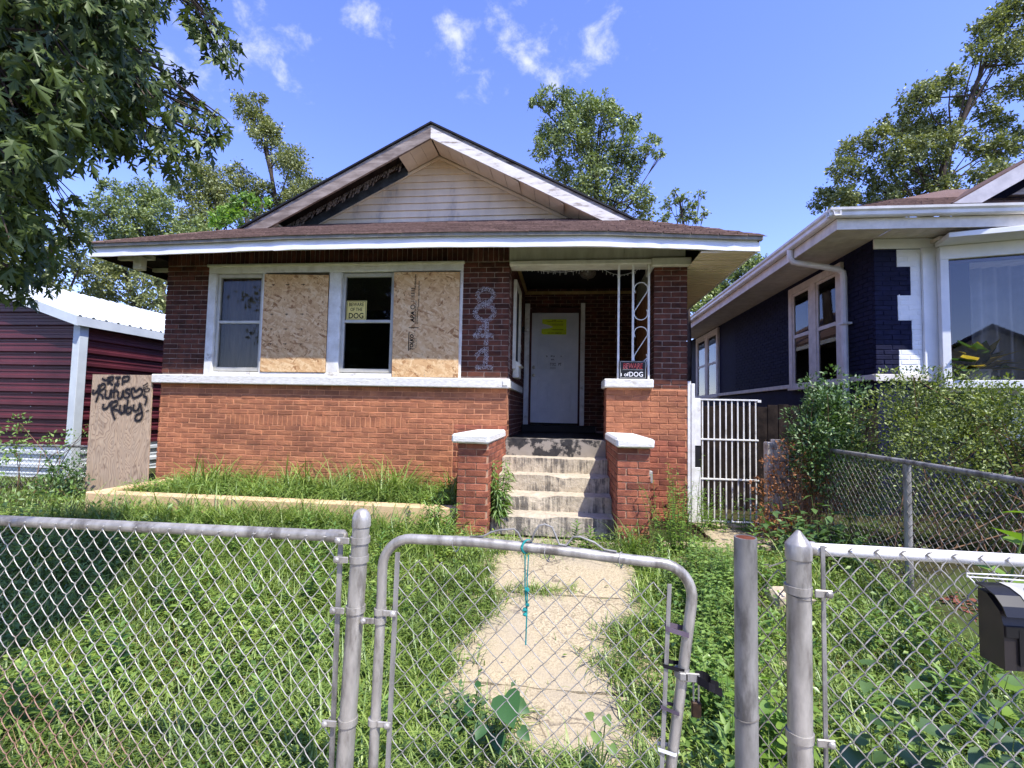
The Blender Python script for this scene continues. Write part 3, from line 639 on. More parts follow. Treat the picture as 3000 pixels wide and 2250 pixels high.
for z in (3.15,3.14,3.12,3.05,3.045): MB().box(-.2+random.uniform(-.1,0),-.06,8.3327,8.3333,z,z+.004).build('print_line',m_print,nt)
nt = thing('notice','torn white paper notice on the middle of the front door','notice',(-.2,8.338,2.47))
for x0,x1,z0 in ((-.385,-.30,2.36),(-.285,-.17,2.335),(-.155,-.04,2.335)): MB().box(x0,x1,8.328,8.331,z0,2.605).build('paper_strip',m_paper,nt)
text('R',-.335,2.58,8.327,.03,m_print,nt,bold=.03); text('FF A',-.235,2.58,8.327,.03,m_print,nt,w=.07,bold=.03); text('X',-.09,2.58,8.327,.025,m_print,nt,bold=.02); text('SEAL',-.235,2.525,8.327,.028,m_print,nt,w=.06,bold=.03)
text('IT OCC',-.228,2.44,8.327,.05,m_print,nt,w=.10,bold=.02); text('PT',-.11,2.44,8.327,.05,m_print,nt,w=.05,bold=.02)
for z in (2.39,2.375,2.36): MB().box(-.28,-.18,8.3265,8.3272,z,z+.004).build('print_line',m_print,nt)
# wall mailbox on the porch side, wall lamp, bell
mb = thing('wall_mailbox','white metal letter box hanging on the shaded porch side wall','mailbox',(-.72,6.8,2.2))
MB().box(-.744,-.66,6.62,6.95,2.08,2.26,.006).build('box',m_cream,mb); MB().hexa([(-.744,6.61,2.262),(-.64,6.61,2.235),(-.64,6.96,2.235),(-.744,6.96,2.262)],[(-.744,6.61,2.35),(-.62,6.61,2.255),(-.62,6.96,2.255),(-.744,6.96,2.35)]).build('lid',m_cream,mb)
MB().box(-.743,-.70,6.55,6.60,2.2,3.45).box(-.743,-.70,7.25,7.30,2.2,3.45).box(-.743,-.70,6.601,7.249,3.40,3.45).box(-.743,-.71,6.601,7.249,2.2,2.25).build('side_window_casing',m_cream,HO)
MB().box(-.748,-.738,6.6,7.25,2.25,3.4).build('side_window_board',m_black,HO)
wlm = thing('wall_lamp','small bare bulb lamp on the shaded porch wall left of the door','lamp',(-.70,7.9,2.98))
MB().box(-.744,-.70,7.86,7.94,2.93,3.02,.01).build('base',m_black,wlm); me=bpy.data.meshes.new('bulb'); bm=bmesh.new(); bmesh.ops.create_uvsphere(bm,u_segments=12,v_segments=8,radius=.035); bm.to_mesh(me); bm.free(); me.materials.append(m_signwhite); obj('bulb',me,wlm,(-.665,7.9,2.975))
db = thing('thermostat_box','small white box on the shaded porch side wall','box',(-.74,7.6,2.6)); MB().box(-.744,-.725,7.55,7.63,2.55,2.68,.004).build('case',m_cream,db)
# porch ceiling lamp
cl_ = thing('ceiling_lamp','dark ornate flush lamp on the porch ceiling','lamp',(.305,7.2,3.78))
MB().lathe([(.09,3.788),(.12,3.77),(.13,3.74),(.14,3.73)],.305,7.2).build('canopy',m_black,cl_,True); MB().lathe([(.125,3.728),(.12,3.69),(.09,3.655),(.05,3.64),(.015,3.635),(.012,3.61),(.002,3.60)],.305,7.2).build('shade',M('smoked_glass_shade',srgb(120,112,100),srgb(70,64,58),30,.3,.5),cl_,True)
sg = thing('string_lights','white icicle string lights drooping below the porch ceiling','string lights',(.2,6.4,3.5))
def droop(x0,x1,z,sag,n=24): return [(x0+(x1-x0)*i/n,6.42,z-sag*4*(i/n)*(1-i/n)+random.uniform(-.004,.004)) for i in range(n+1)]
for a in (droop(-.62,.42,3.60,.09),droop(-.55,.35,3.56,.03),droop(.42,1.0,3.58,.12)):
    MB().tube(a,.003,4).build('wire',m_signwhite,sg)
    for p in a[::2]: MB().tube([p,(p[0]+random.uniform(-.01,.01),p[1],p[2]-random.uniform(.02,.055))],[.0022,.004],4).build('bulb',m_signwhite,sg)
# white iron trellis with S scrolls
tr = thing('iron_trellis','white wrought iron trellis with S scrolls beside the porch pillar','trellis',(.82,6.0,2.03))
for x in (.638,.813,1.004): MB().box(x-.013,x+.013,5.985,6.011,2.033,3.461,.003).build('bar',m_white,tr)
def scroll(zc,hh,cx=.909,rw_=.082):
    P=[]
    for i in range(15): a=math.radians(215-i*17); P.append((cx+rw_*math.cos(a),5.998,zc+hh-rw_+rw_*math.sin(a)))
    a1=P[-1]; Q=[(2*cx-p[0],5.998,2*zc-p[2]) for p in P][::-1]
    for i in range(1,8): t=i/8; P.append((a1[0]+(Q[0][0]-a1[0])*t,5.998,a1[2]+(Q[0][2]-a1[2])*t))
    return P+Q
MB().tube(scroll(3.005,.235),.006,6).build('scroll',m_white,tr,True); MB().tube(scroll(2.45,.235),.006,6).build('scroll',m_white,tr,True)
MB().tube([(.905,5.998,2.22),(.99,5.998,2.3),(.99,5.998,2.25),(.96,5.998,2.1)],.006,6).build('scroll',m_white,tr,True)
# signs and boards
bs = thing('warning_sign','black sign with red and white BEWARE of DOG lettering on the porch ledge','sign',(.81,5.97,2.03))
MB().box(.652,.972,5.958,5.964,2.034,2.258,.002).build('panel',m_signblack,bs); f=MB()
for a in ((.66,.964,2.243,2.248),(.66,.964,2.044,2.049),(.66,.665,2.0495,2.2425),(.959,.964,2.0495,2.2425)): f.box(a[0],a[1],5.9555,5.9575,a[2],a[3])
f.build('border',m_alu,bs); text('BEWARE',.812,2.193,5.9555,.068,m_signred,bs,w=.235,bold=.012,italic=.15); MB().box(.69,.935,5.955,5.957,2.145,2.149).build('rule',m_alu,bs)
text('of',.735,2.09,5.9555,.05,m_signwhite,bs,bold=.012); text('DOG',.85,2.092,5.9555,.06,m_signwhite,bs,w=.165,bold=.015); text('i',.672,2.086,5.9555,.04,m_signwhite,bs,bold=.04)
ys = thing('warning_sign','yellow BEWARE OF THE DOG sign in the open right hand window','sign',(-2.78,6.02,2.78))
MB().box(-2.925,-2.645,6.02,6.026,2.775,3.035,.002).build('panel',m_yellow,ys)
f=MB()
for a in ((-2.915,-2.655,3.02,3.024),(-2.915,-2.655,2.786,2.79),(-2.915,-2.911,2.7905,3.0195),(-2.659,-2.655,2.7905,3.0195)): f.box(a[0],a[1],6.0175,6.0195,a[2],a[3])
f.build('border',m_print,ys); text('BEWARE',-2.785,2.985,6.0185,.048,m_print,ys,w=.205,bold=.012); text('OF THE',-2.785,2.918,6.0185,.045,m_print,ys,w=.165,bold=.012); text('DOG',-2.785,2.833,6.0185,.075,m_print,ys,w=.205,bold=.02)
b1 = MB().hexa([(-4.063,5.945,2.066),(-3.15,5.945,2.068),(-3.15,5.96,2.068),(-4.063,5.96,2.066)],[(-4.063,5.945,3.387),(-3.157,5.945,3.365),(-3.157,5.96,3.365),(-4.063,5.96,3.387)]).build('osb_board',m_osb)
tag(b1,'plain strand board nailed over the window left of the yellow sign','board','boards over the windows')
m_mark=M('rust_mark',srgb(78,48,30),srgb(60,38,26),20)
for z in (3.24,2.84,2.64,2.44):
    for x in (-3.93,-3.72,-3.5): MB().box(x-.025+random.uniform(-.01,.01),x+.02,5.942,5.944,z-.004,z+.005).box(x-.005,x+.004,5.9425,5.9435,z-.016,z+.01).build('nail_mark',m_mark,b1)
b2 = MB().hexa([(-2.236,5.94,2.02),(-1.364,5.94,2.022),(-1.364,5.955,2.022),(-2.236,5.955,2.02)],[(-2.25,5.94,3.39),(-1.378,5.94,3.385),(-1.378,5.955,3.385),(-2.25,5.955,3.39)]).build('osb_board',m_osb)
tag(b2,'strand board with printed grade stamp nailed over the rightmost window','board','boards over the windows')
R=PI/2
text('TOLKO',-1.985,2.47,5.938,.05,m_print,b2,w=.21,rot=R,bold=.05,italic=.15); MB().box(-2.03,-2.018,5.9385,5.9395,2.36,2.60).build('print_bar',m_print,b2)
text('12 10 2024  11:42',-1.95,2.5,5.938,.018,m_print,b2,w=.26,rot=R); text('MILL 057',-1.925,2.46,5.938,.016,m_print,b2,w=.12,rot=R)
text('APA',-1.985,2.80,5.938,.055,m_print,b2,w=.15,rot=R,bold=.04,italic=.15); MB().tube([(-1.985+.027*math.cos(a*.5236),5.9385,2.93+.027*math.sin(a*.5236)) for a in range(12)],.005,4,closed=True).build('print_ring',m_print,b2)
text('THE ENGINEERED WOOD ASSOCIATION',-1.945,2.86,5.938,.016,m_print,b2,w=.30,rot=R,bold=.02); text('RATED SHEATHING 24/16',-1.92,2.82,5.938,.018,m_print,b2,w=.22,rot=R,bold=.02); text('EXPOSURE 1   SIZED FOR SPACING',-1.91,3.1,5.938,.018,m_print,b2,w=.34,rot=R,bold=.02)
for k in range(11): MB().box(-2.015,-1.965,5.9385,5.9395,3.0+k*.017,3.0+k*.017+random.choice((.004,.007,.010))).build('print_bar',m_print,b2)
text('THIS SIDE DOWN',-1.96,3.26,5.938,.022,m_print,b2,w=.2,rot=R,bold=.03); MB().box(-2.03,-1.90,5.9385,5.9395,2.655,2.664).build('print_bar',m_print,b2)
for x in (-2.2,-1.8,-1.42):
    for z in (3.36,2.05): MB().box(x-.004,x+.004,5.937,5.941,z-.004,z+.004).build('nail_head',m_galv_dull,b2)
# stippled house number
def fleck(pts, n, w):
    V=[];F=[]; P=[Vector((p[0],0,p[1])) for p in pts]; L=[(P[i+1]-P[i]).length for i in range(len(P)-1)]; T=sum(L)
    for _ in range(n):
        u=random.uniform(0,T); i=0
        while u>L[i] and i<len(L)-1: u-=L[i]; i+=1
        p=P[i].lerp(P[i+1],min(1,u/max(L[i],1e-6))); d=(P[i+1]-P[i]).normalized(); nn=Vector((d.z,0,-d.x)); q=p+nn*random.triangular(-w,w,random.choice((-w,w))*.7)+d*random.uniform(-.01,.01)
        s=random.uniform(.0022,.006); a=random.uniform(0,PI); b=len(V)
        for k in range(4): V.append((q.x+s*math.cos(a+k*PI/2)*random.uniform(.5,1.3),5.9945,q.z+s*math.sin(a+k*PI/2)*random.uniform(.5,1.3)))
        F.append((b,b+3,b+2,b+1))
    return V,F
def ring(cx,cz,rx,rzz): return [(cx+rx*math.cos(i*PI/10),cz+rzz*math.sin(i*PI/10)) for i in range(21)]
m=MB()
for pts,n in ((ring(-1.045,3.085,.105,.09),560),(ring(-1.05,2.865,.125,.10),700),([(-1.02,2.745),(-1.02,2.45)],260),([(-1.02,2.74),(-1.18,2.56)],190),([(-1.19,2.565),(-.94,2.57)],230),([(-1.015,2.42),(-1.02,2.19)],200),([(-1.03,2.41),(-1.15,2.30)],150),([(-1.15,2.16),(-.93,2.16)],200)):
    m.add(*fleck(pts,n,.034))
tag(m.build('house_number',M('white_stipple_paint',srgb(206,200,202),srgb(180,174,176),30),HO),label='house number 841 stencilled in white down the brick')
# small fittings on the right pier
eb = thing('electrical_outlet','grey weatherproof outlet box on the right stair pier','outlet',(.85,4.9,1.0)); MB().box(.812,.86,4.86,4.95,.93,1.05,.006).build('case',m_galv_dull,eb); MB().box(.822,.85,4.852,4.86,.945,1.035,.003).build('cover',m_galv,eb)
# ------------------------------------------------------------------ neighbour: navy and white bungalow
m_navy = M('navy_masonry_paint', srgb(32,34,60), srgb(24,26,46), 12, .8, .15, bump=.35, bscale=80, rnd=.08)
m_white_clean = M('clean_white_paint', srgb(236,237,234), srgb(224,226,224), 4, .55, .3, bump=.08, bscale=60)
m_gutter = M('white_gutter_metal', srgb(232,230,224), srgb(212,208,200), 4, .35, .4)
m_cream2 = M('aged_cream_trim', srgb(226,220,208), srgb(204,198,186), 6, .7, .2)
m_shingle2 = M('red_brown_shingle', srgb(122,100,90), srgb(88,72,66), 14, .95, .1, bump=.8, bscale=120, stretch=(1,1,4), rnd=.1)
NB = thing('navy_bungalow','neighbouring navy and white painted brick bungalow with white gutters and bay window','house',(6,7,.3))
nw = MB().box(4.21,4.5,7.008,20,.1,4.14).box(4.5,5.4,7.008,7.3,.1,4.14).box(5.4,9.5,7.008,7.3,.1,2.0).box(9.5,12,7.008,7.3,.1,4.08).build('wall', m_navy, NB)
steps_=[(3.70,3.94,4.49),(3.316,3.70,4.66),(2.956,3.316,4.49),(2.553,2.956,4.66),(2.15,2.553,4.49)]
A=[r for r in field(4.2,4.78,2.16,3.94,zb=2.15)]
nav=[];whi=[]
for s,e,a,b_ in A:
    xb=[q for q in steps_ if q[0]<=(a+b_)/2<q[1]+.001]; xb=xb[0][2] if xb else 4.49
    if e<=xb: nav.append((s,e,a,b_))
    elif s>=xb: whi.append((s,e,a,b_))
    else: nav.append((s,xb-.001,a,b_)); whi.append((xb+.001,e,a,b_))
pieces('brick',[fy(r,7.0) for r in nav],m_navy,nw,70); q=MB()
for a_,b__,x_ in steps_: q.box(x_+.002,4.79,7.003,7.0078,a_,b__-.001)
q=q.build('quoin_backing',m_white_clean,NB)
pieces('brick',[fy(r,7.0) for r in whi],m_white_clean,q,60)
NWH=[(7.72,9.45,2.16,4.0),(13.7,15.9,2.16,4.05)]
pieces('brick',[fx(r,4.2,-1) for r in field(7.052,12.5,2.22,4.05,NWH)],m_navy,nw,0)
MB().box(4.19,4.999,6.975,7.0,3.945,4.085,.006).build('frieze_band',m_white_clean,NB)
MB().box(4.79,5.02,6.96,7.0,2.13,3.943).build('white_panel',m_white_clean,NB)
MB().box(4.16,4.199,7.0,20,2.14,2.215,.005).box(4.16,4.95,6.95,6.999,2.12,2.215,.005).build('sill_band',m_cream2,NB)
def side_window(y0,y1,z0,z1):
    f=MB().box(4.15,4.22,y0,y0+.13,z0,z1,.004).box(4.15,4.22,y1-.13,y1,z0,z1,.004).box(4.15,4.22,y0+.131,y1-.131,z1-.12,z1,.004).box(4.15,4.22,(y0+y1)/2-.11,(y0+y1)/2+.11,z0,z1-.121,.004).box(4.13,4.22,y0-.02,y1+.02,z0-.06,z0-.001,.004).build('window_frame',m_cream2,NB)
    for a,b_ in ((y0+.131,(y0+y1)/2-.111),((y0+y1)/2+.111,y1-.131)):
        s=MB().box(4.17,4.2,a,a+.05,z0,z1-.121).box(4.17,4.2,b_-.05,b_,z0,z1-.121).box(4.17,4.2,a+.051,b_-.051,z0,z0+.06).box(4.17,4.2,a+.051,b_-.051,z1-.17,z1-.122).box(4.165,4.2,a+.051,b_-.051,(z0+z1)/2-.03,(z0+z1)/2+.03).build('sash',m_cream2,f)
        MB().box(4.184,4.188,a+.051,b_-.051,z0+.061,(z0+z1)/2-.031).box(4.184,4.188,a+.051,b_-.051,(z0+z1)/2+.031,z1-.171).build('pane',m_glass,f)
        MB().box(4.2,4.21,a,b_,z0,z1-.121).build('pane_backing',m_black,f)  # black sheet between the panes and the solid wall
for w in NWH: side_window(*w)
# bay window
A0=Vector((4.95,6.87,0)); E_=Vector((.963,-.268,0)); Nn=Vector((-.268,-.963,0))
def bay(u0,u1,d0,d1,z0,z1,m,name,par,c=.004):
    b=MB().box(u0,u1,d0,d1,z0,z1,c); b.v=[tuple(A0+E_*v[0]-Nn*v[1]+Vector((0,0,v[2]))) for v in b.v]; return b.build(name,m,par)
bay(-.02,.07,-.03,.08,2.13,3.74,m_white_clean,'bay_jamb',NB); bay(-.02,2.6,-.03,.08,3.741,3.92,m_white_clean,'bay_header',NB); bay(-.02,2.6,-.06,.12,2.03,2.129,m_white_clean,'bay_sill',NB); bay(.95,1.06,-.03,.08,2.13,3.74,m_white_clean,'bay_jamb',NB)
bay(-.05,2.6,-.38,.02,3.925,3.99,m_white_clean,'bay_hood',NB); q=[A0+E_*u-Nn*.022+Vector((0,0,z)) for u,z in ((.07,2.13),(.95,2.13),(.95,3.74),(.07,3.74))]; MB().add(q,[(0,1,2,3)]).build('pane',glassmat('bay_glass',.9,.015,1.9),NB)
bay(1.06,2.4,.02,.026,2.13,3.74,m_black,'pane',NB,0)
bay(.07,.11,.03,.06,2.13,3.74,m_redbrown,'sash',NB); bay(.111,.95,.03,.06,3.69,3.74,m_redbrown,'sash',NB)
MB().box(5.0,9.5,8.6,8.7,1.9,4.0).box(4.52,5.0,7.31,8.7,1.9,4.0).box(4.9,9.5,6.8,8.6,4.0,4.05).build('room_shell',m_cream2,NB)
bay(.02,2.4,.1,.7,1.98,2.03,m_white_clean,'inner_ledge',NB)
MB().hexa([(5.7,6.95,1.3),(6.6,6.7,1.3),(6.6,7.0,1.3),(5.7,7.0,1.3)],[(5.7,6.7,2.03),(6.6,6.5,2.03),(6.6,7.0,2.03),(5.7,7.0,2.03)]).build('bay_bracket',m_white_clean,NB)
V=[];F=[]; n=70
for i in range(n+1):
    u=-.1+1.9*i/n; p=A0+E_*u-Nn*(.62+.035*math.sin(i*1.1)); V+= [(p.x,p.y,2.04),(p.x,p.y,3.75)]
for i in range(n): F.append((2*i,2*i+2,2*i+3,2*i+1))
me=MB().add(V,F).mesh('curtain',M('white_pleated_curtain',srgb(196,198,202),srgb(176,178,184),3,.9,.1)); me.polygons.foreach_set('use_smooth',[True]*len(F)); tag(obj('curtain',me),'white pleated curtain inside the neighbour bay window','curtain')
# neighbour roof
nr=MB()
def slab3(P,th=.06): nr.prism([Vector(p)-Vector((0,0,th)) for p in P],(0,0,th))
ZN=4.25
slab3([(3.4,6.4,ZN),(14,6.4,ZN),(14,11.3,ZN+.5*4.9),(8.3,11.3,ZN+2.45)]); slab3([(3.4,6.4,ZN),(8.3,11.3,ZN+2.45),(8.3,20,ZN+2.45),(3.4,20,ZN)])
# gable dormer body
gx0,gxm,gz0,gzm=5.2,7.9,4.58,6.2
slab3([(gx0,6.98,gz0),(gxm,6.98,gzm),(gxm,11,gzm),(gx0,11,gz0)][::-1]); slab3([(2*gxm-gx0,6.98,gz0),(gxm,6.98,gzm),(gxm,11,gzm),(2*gxm-gx0,11,gz0)])
nr=nr.build('roof',m_shingle2,NB)
for s in (-1,1):
    q=[(gxm+s*(gxm-gx0+.03),6.93,gz0-.04),(gxm,6.93,gzm-.02),(gxm,6.93,gzm-.24),(gxm+s*(gxm-gx0-.32),6.93,gz0-.04)]; q=q if s>0 else q[::-1]
    MB().hexa(q,[(p[0],6.97,p[2]) for p in q]).build('rake_board',M('grey_rake_board%d'%s,srgb(190,188,190),srgb(166,164,168),5,.7,.2),nr)
MB().prism([(gx0+.5,7.9,gz0),(2*gxm-gx0-.5,7.9,gz0),(gxm,7.9,gzm-.3)],(0,.1,0)).build('gable_wall',m_navy,nr)
q=[(6.2,7.3,4.80),(7.9,7.3,5.82),(7.9,7.3,5.62),(6.55,7.3,4.80)][::-1]; MB().hexa(q,[(p[0],7.38,p[2]) for p in q]).build('knee_brace',m_greywood,nr)
# shingle courses on the front slope
rows=[]; y=6.38; k=0
while y<8.4:
    x=3.4+max(0,y-6.4)-random.uniform(0,.3)
    while x<9: rows.append((max(x,3.4+max(0,y-6.4)),min(x+.29,9),y,y+.15)); x+=.3
    y+=.125
m=MB()
for s,e,y0,y1 in rows:
    if e-s<.03: continue
    a=ZN+.5*(y0-6.4)+.004; b_=ZN+.5*(y1-6.4)-.003; k=random.uniform(.008,.016); m.hexa([(s,y0,a),(e,y0,a),(e,y1,b_),(s,y1,b_)],[(s,y0,a+k),(e,y0,a+k),(e,y1,b_+.004),(s,y1,b_+.004)])
tag(m.build('shingle',m_shingle2,nr),kind='stuff')
# gutters and soffit
def gutter(path_ax,a,b_,c0,sg):
    prof=[(0,0),(0,-.10),(-.07,-.105),(-.085,-.09),(-.09,-.05),(-.115,-.03),(-.12,0),(-.108,0),(-.105,-.025),(-.08,-.05),(-.075,-.085),(-.012,-.085),(-.012,0)]
    P=[((a,c0+p[0],4.265+p[1]) if path_ax=='x' else (c0+p[0],a,4.265+p[1])) for p in prof]
    d=(b_-a,0,0) if path_ax=='x' else (0,b_-a,0); return MB().prism(P if path_ax=='x' else P[::-1],d).build('gutter',m_gutter,NB)
gutter('x',3.29,12,6.42,1); gutter('y',6.31,20,3.42,1)
MB().box(3.425,12,6.425,6.45,4.02,4.16).box(3.425,3.45,6.451,20,4.02,4.16).build('fascia',m_cream2,NB)
x=4.215
sp=MB().box(0,.148,0,.55,0,.006).mesh('soffit_panel',m_cream2)
while x<9: obj('soffit_panel',sp,NB,(x,6.452,4.092)); x+=.155
sp2=MB().box(0,.755,0,.148,0,.006).mesh('soffit_panel',m_cream2)
y=6.452
while y<16: obj('soffit_panel',sp2,NB,(3.451,y,4.094)); y+=.155
DS=[(3.38,7.62,4.16),(3.38,7.62,4.03),(3.42,7.61,3.97),(4.04,7.57,3.84),(4.10,7.56,3.79),(4.11,7.56,3.70),(4.11,7.56,.4)]
MB().tube(DS,.045,8).build('downspout',m_gutter,NB,True); MB().box(4.05,4.18,7.49,7.62,3.0,3.03).build('downspout_strap',m_gutter,NB)
# potted plants behind the bay glass
def pot(u,d,r0,r1,h,label,leafcols,n,size,zb=2.032):
    p=A0+E_*u-Nn*d; t=thing('potted_plant',label,'plant',(p.x,p.y,zb),'plants in the bay window')
    MB().lathe([(r0,zb),(r1,zb+h),(r1*1.08,zb+h),(r1*1.08,zb+h+.03),(r1*.95,zb+h+.03),(r1*.9,zb+h-.02)],p.x,p.y,22).build('pot',m_white_clean,t,True)
    for i in range(n):
        a=random.uniform(0,2*PI); el=random.uniform(.15,1.2); L=random.uniform(.4,1)*size; w=L*.2
        b=Vector((p.x,p.y,zb+h)); d1=Vector((math.cos(a)*math.cos(el),math.sin(a)*math.cos(el)*.6,math.sin(el))); mid=b+d1*L*.55; tip=b+d1*L+Vector((0,0,-.18*L)); s_=d1.cross(Vector((0,0,1))).normalized()*w
        MB().add([b,mid+s_*.4-d1*w,mid+s_,mid-s_,tip,mid-s_*.4-d1*w,mid+Vector((0,0,-.02))],[(0,1,6),(1,2,6),(2,4,6),(4,3,6),(3,5,6),(5,0,6)]).build('leaf',random.choice(leafcols),t)
lg=leafmat('house_plant_green',srgb(72,104,58),srgb(44,74,42),.3); ly=leafmat('house_plant_yellow',srgb(206,178,96),srgb(160,150,70),.35)
pot(.40,.20,.13,.15,.22,'large leafy plant with yellowing leaves in a white pot inside the bay window',[lg,ly,ly],84,.66); pot(.10,.14,.04,.05,.11,'small white pot in the left corner of the bay window',[lg],3,.08); pot(.66,.25,.07,.08,.10,'small green plant right of the large pot in the bay window',[lg],14,.16)
# ------------------------------------------------------------------ maroon metal garage
m_maroon=M('maroon_sheet_metal',srgb(94,40,47),srgb(70,27,34),1.2,.45,.4,bump=.12,bscale=5,bdist=.02); m_whitemetal=M('white_sheet_metal',srgb(206,212,214),srgb(190,196,198),2,.45,.4); m_trimmetal=M('white_trim_metal',srgb(206,214,214),srgb(190,198,200),3,.4,.4)
GA=thing('metal_garage','maroon sheet metal garage with white roof and trim behind the left fence','garage',(-12,9,.3))
XC,YC=-8.22,7.2
def corr(z0,z1,along,m,parent,x_at,top=None):
    pr=[]; z=z0
    while z<z1-.01:
        for dz,o in ((0,0),(.02,-.038),(.07,-.038),(.085,0),(.122,0),(.132,-.009),(.15,-.009),(.158,0),(.185,0),(.195,-.009),(.212,-.009),(.22,0)): pr.append((min(z+dz,z1),o))
        z+=.229
    pr.append((z1,0)); V=[];F=[]
    for i,(zz,o) in enumerate(pr):
        if along=='x':
            xr_=XC if zz<3.02 else XC-(zz-3.02)/.33; xl_=x_at if zz<3.02 else x_at+(zz-3.02)/.33
            V+= [(xl_,YC+o,zz),(xr_,YC+o,zz)]
        else: V+= [(XC-o,YC,zz),(XC-o,16,zz)]
    for i in range(len(pr)-1): a=2*i; F.append((a,a+1,a+3,a+2) if along=='x' else (a,a+1,a+3,a+2))
    MB().add(V,F).build('metal_panel',m,parent)
corr(.25,.84,'x',m_whitemetal,GA,-14.7)
for a,b_ in ((.84,1.756),(1.756,2.672),(2.672,3.588),(3.588,4.06)): corr(a,b_,'x',m_maroon,GA,-14.7)
corr(.25,.84,'y',m_whitemetal,GA,0)
for a,b_ in ((.84,1.756),(1.756,2.672),(2.672,3.05)): corr(a,b_,'y',m_maroon,GA,0)
MB().box(XC-.06,XC+.07,YC-.07,YC+.08,.25,2.98,.005).build('corner_post',m_trimmetal,GA)
for z in np.arange(.4,3.3,.229):
    MB().box(-9.05,-9.035,YC-.026,YC-.02,float(z)+.2,float(z)+.212).build('screw',m_whitemetal,GA)
sl_=.33; XE=XC+.14; ZE=3.04
V=[];F=[]; pr=[]; y=0
while y<.90:
    for d,o in ((0,0),(.02,.024),(.05,.024),(.07,0),(.12,0),(.13,.006),(.15,.006),(.16,0)): pr.append((y+d,o))
    y+=.229
pr.append((.916,0))
for yy,o in pr: V+=[(XE,yy,ZE+o),(XE-3.38,yy,ZE+o+3.38*sl_),(XE-6.76,yy,ZE+o)]
for i in range(len(pr)-1): a=3*i; F+=[(a,a+1,a+4,a+3),(a+1,a+2,a+5,a+4)]
rp_=MB().add(V,F).mesh('roof_panel',m_whitemetal)
for i in range(10): obj('roof_panel',rp_,GA,(0,7.02+i*.916,0))
MB().prism([(XE-3.38,7.0,ZE+3.38*sl_-.16),(XE,7.0,ZE-.16),(XE,7.0,ZE-.002),(XE-3.38,7.0,ZE+3.38*sl_-.002)],(0,.03,0)).prism([(XE-6.76,7.0,ZE-.16),(XE-3.381,7.0,ZE+3.38*sl_-.16),(XE-3.381,7.0,ZE+3.38*sl_-.002),(XE-6.76,7.0,ZE-.002)],(0,.03,0)).build('rake_trim',m_trimmetal,GA)
MB().box(XE-.03,XE,7.031,16.1,ZE-.15,ZE-.004).build('eave_trim',m_trimmetal,GA)
# ------------------------------------------------------------------ plywood panel with graffiti
py_=thing('plywood_panel','weathered plywood sheet with black memorial graffiti beside the left house corner','plywood',(-6.1,5.96,.4))
MB().hexa([(-6.545,5.94,.38),(-5.60,5.94,.38),(-5.60,5.958,.38),(-6.545,5.958,.38)],[(-6.56,5.955,2.0),(-5.645,5.955,2.0),(-5.645,5.973,2.0),(-6.56,5.973,2.0)]).build('sheet',m_ply,py_)
def stroke(P,w,m,name,dy):
    V=[];F=[]; P=[Vector((p[0],0,p[1])) for p in P]
    fine=[]
    for i in range(len(P)-1):
        p0=P[max(i-1,0)];p1=P[i];p2=P[i+1];p3=P[min(i+2,len(P)-1)]
        for k in range(6):
            t=k/6; fine.append(.5*((2*p1)+(p2-p0)*t+(2*p0-5*p1+4*p2-p3)*t*t+(3*p1-p0-3*p2+p3)*t**3))
    fine.append(P[-1])
    for i,p in enumerate(fine):
        d=(fine[min(i+1,len(fine)-1)]-fine[max(i-1,0)]).normalized(); nn=Vector((d.z,0,-d.x))*w*(1+.15*math.sin(i*1.7))
        for q in (p+nn,p-nn): y=5.94+(q.z-.38)/1.62*.015-dy; V.append((q.x,y,q.z))
    for i in range(len(fine)-1): a=2*i; F.append((a,a+1,a+3,a+2))
    MB().add(V,F).build(name,m,py_)
# letter strokes in board units: u across 0..1, v down 0..1 (of the upper part)
def G(pts): return [(-6.555+u*.93, 1.995-v*.93) for u,v in pts]
ST=[[(.16,.05),(.22,.08),(.30,.05)],[(.26,.03),(.27,.15)],[(.26,.04),(.34,.03),(.33,.08),(.27,.09),(.35,.15)],[(.38,.04),(.47,.03)],[(.43,.04),(.42,.13)],[(.37,.14),(.46,.13)],[(.50,.03),(.51,.15)],[(.50,.03),(.60,.02),(.59,.08),(.51,.09)],
[(.03,.22),(.03,.28),(.08,.26),(.14,.16)],[(.14,.14),(.12,.30),(.09,.41)],[(.10,.18),(.20,.13),(.22,.19),(.12,.26),(.19,.31),(.20,.36)],[(.24,.22),(.24,.32),(.30,.34),(.33,.22),(.34,.34)],[(.45,.16),(.39,.15),(.38,.34)],[(.35,.24),(.44,.23)],[(.45,.24),(.45,.33),(.50,.34),(.53,.23),(.54,.33)],[(.64,.21),(.58,.21),(.58,.25),(.64,.28),(.61,.33),(.55,.33)],
[(.70,.34),(.66,.22),(.70,.19),(.73,.24),(.80,.19),(.84,.24),(.80,.30),(.70,.34)],[(.80,.19),(.87,.22),(.88,.27),(.82,.29)],[(.84,.16),(.92,.11)],[(.86,.21),(.95,.19),(.94,.23),(.88,.24)],[(.85,.19),(.93,.15)],
[(.22,.43),(.22,.50),(.28,.49),(.34,.40)],[(.36,.38),(.35,.48),(.43,.66)],[(.33,.43),(.43,.38),(.44,.44),(.36,.50),(.46,.52),(.54,.58)],[(.50,.44),(.50,.54),(.56,.55),(.57,.44),(.59,.56)],[(.62,.36),(.61,.55),(.67,.55),(.68,.48),(.62,.48)],[(.72,.43),(.72,.51),(.79,.51),(.82,.40)],[(.82,.42),(.87,.58),(.83,.66),(.76,.65),(.78,.58),(.86,.55)],[(.86,.30),(.92,.33),(.90,.44)],[(.92,.53),(.97,.51)]]
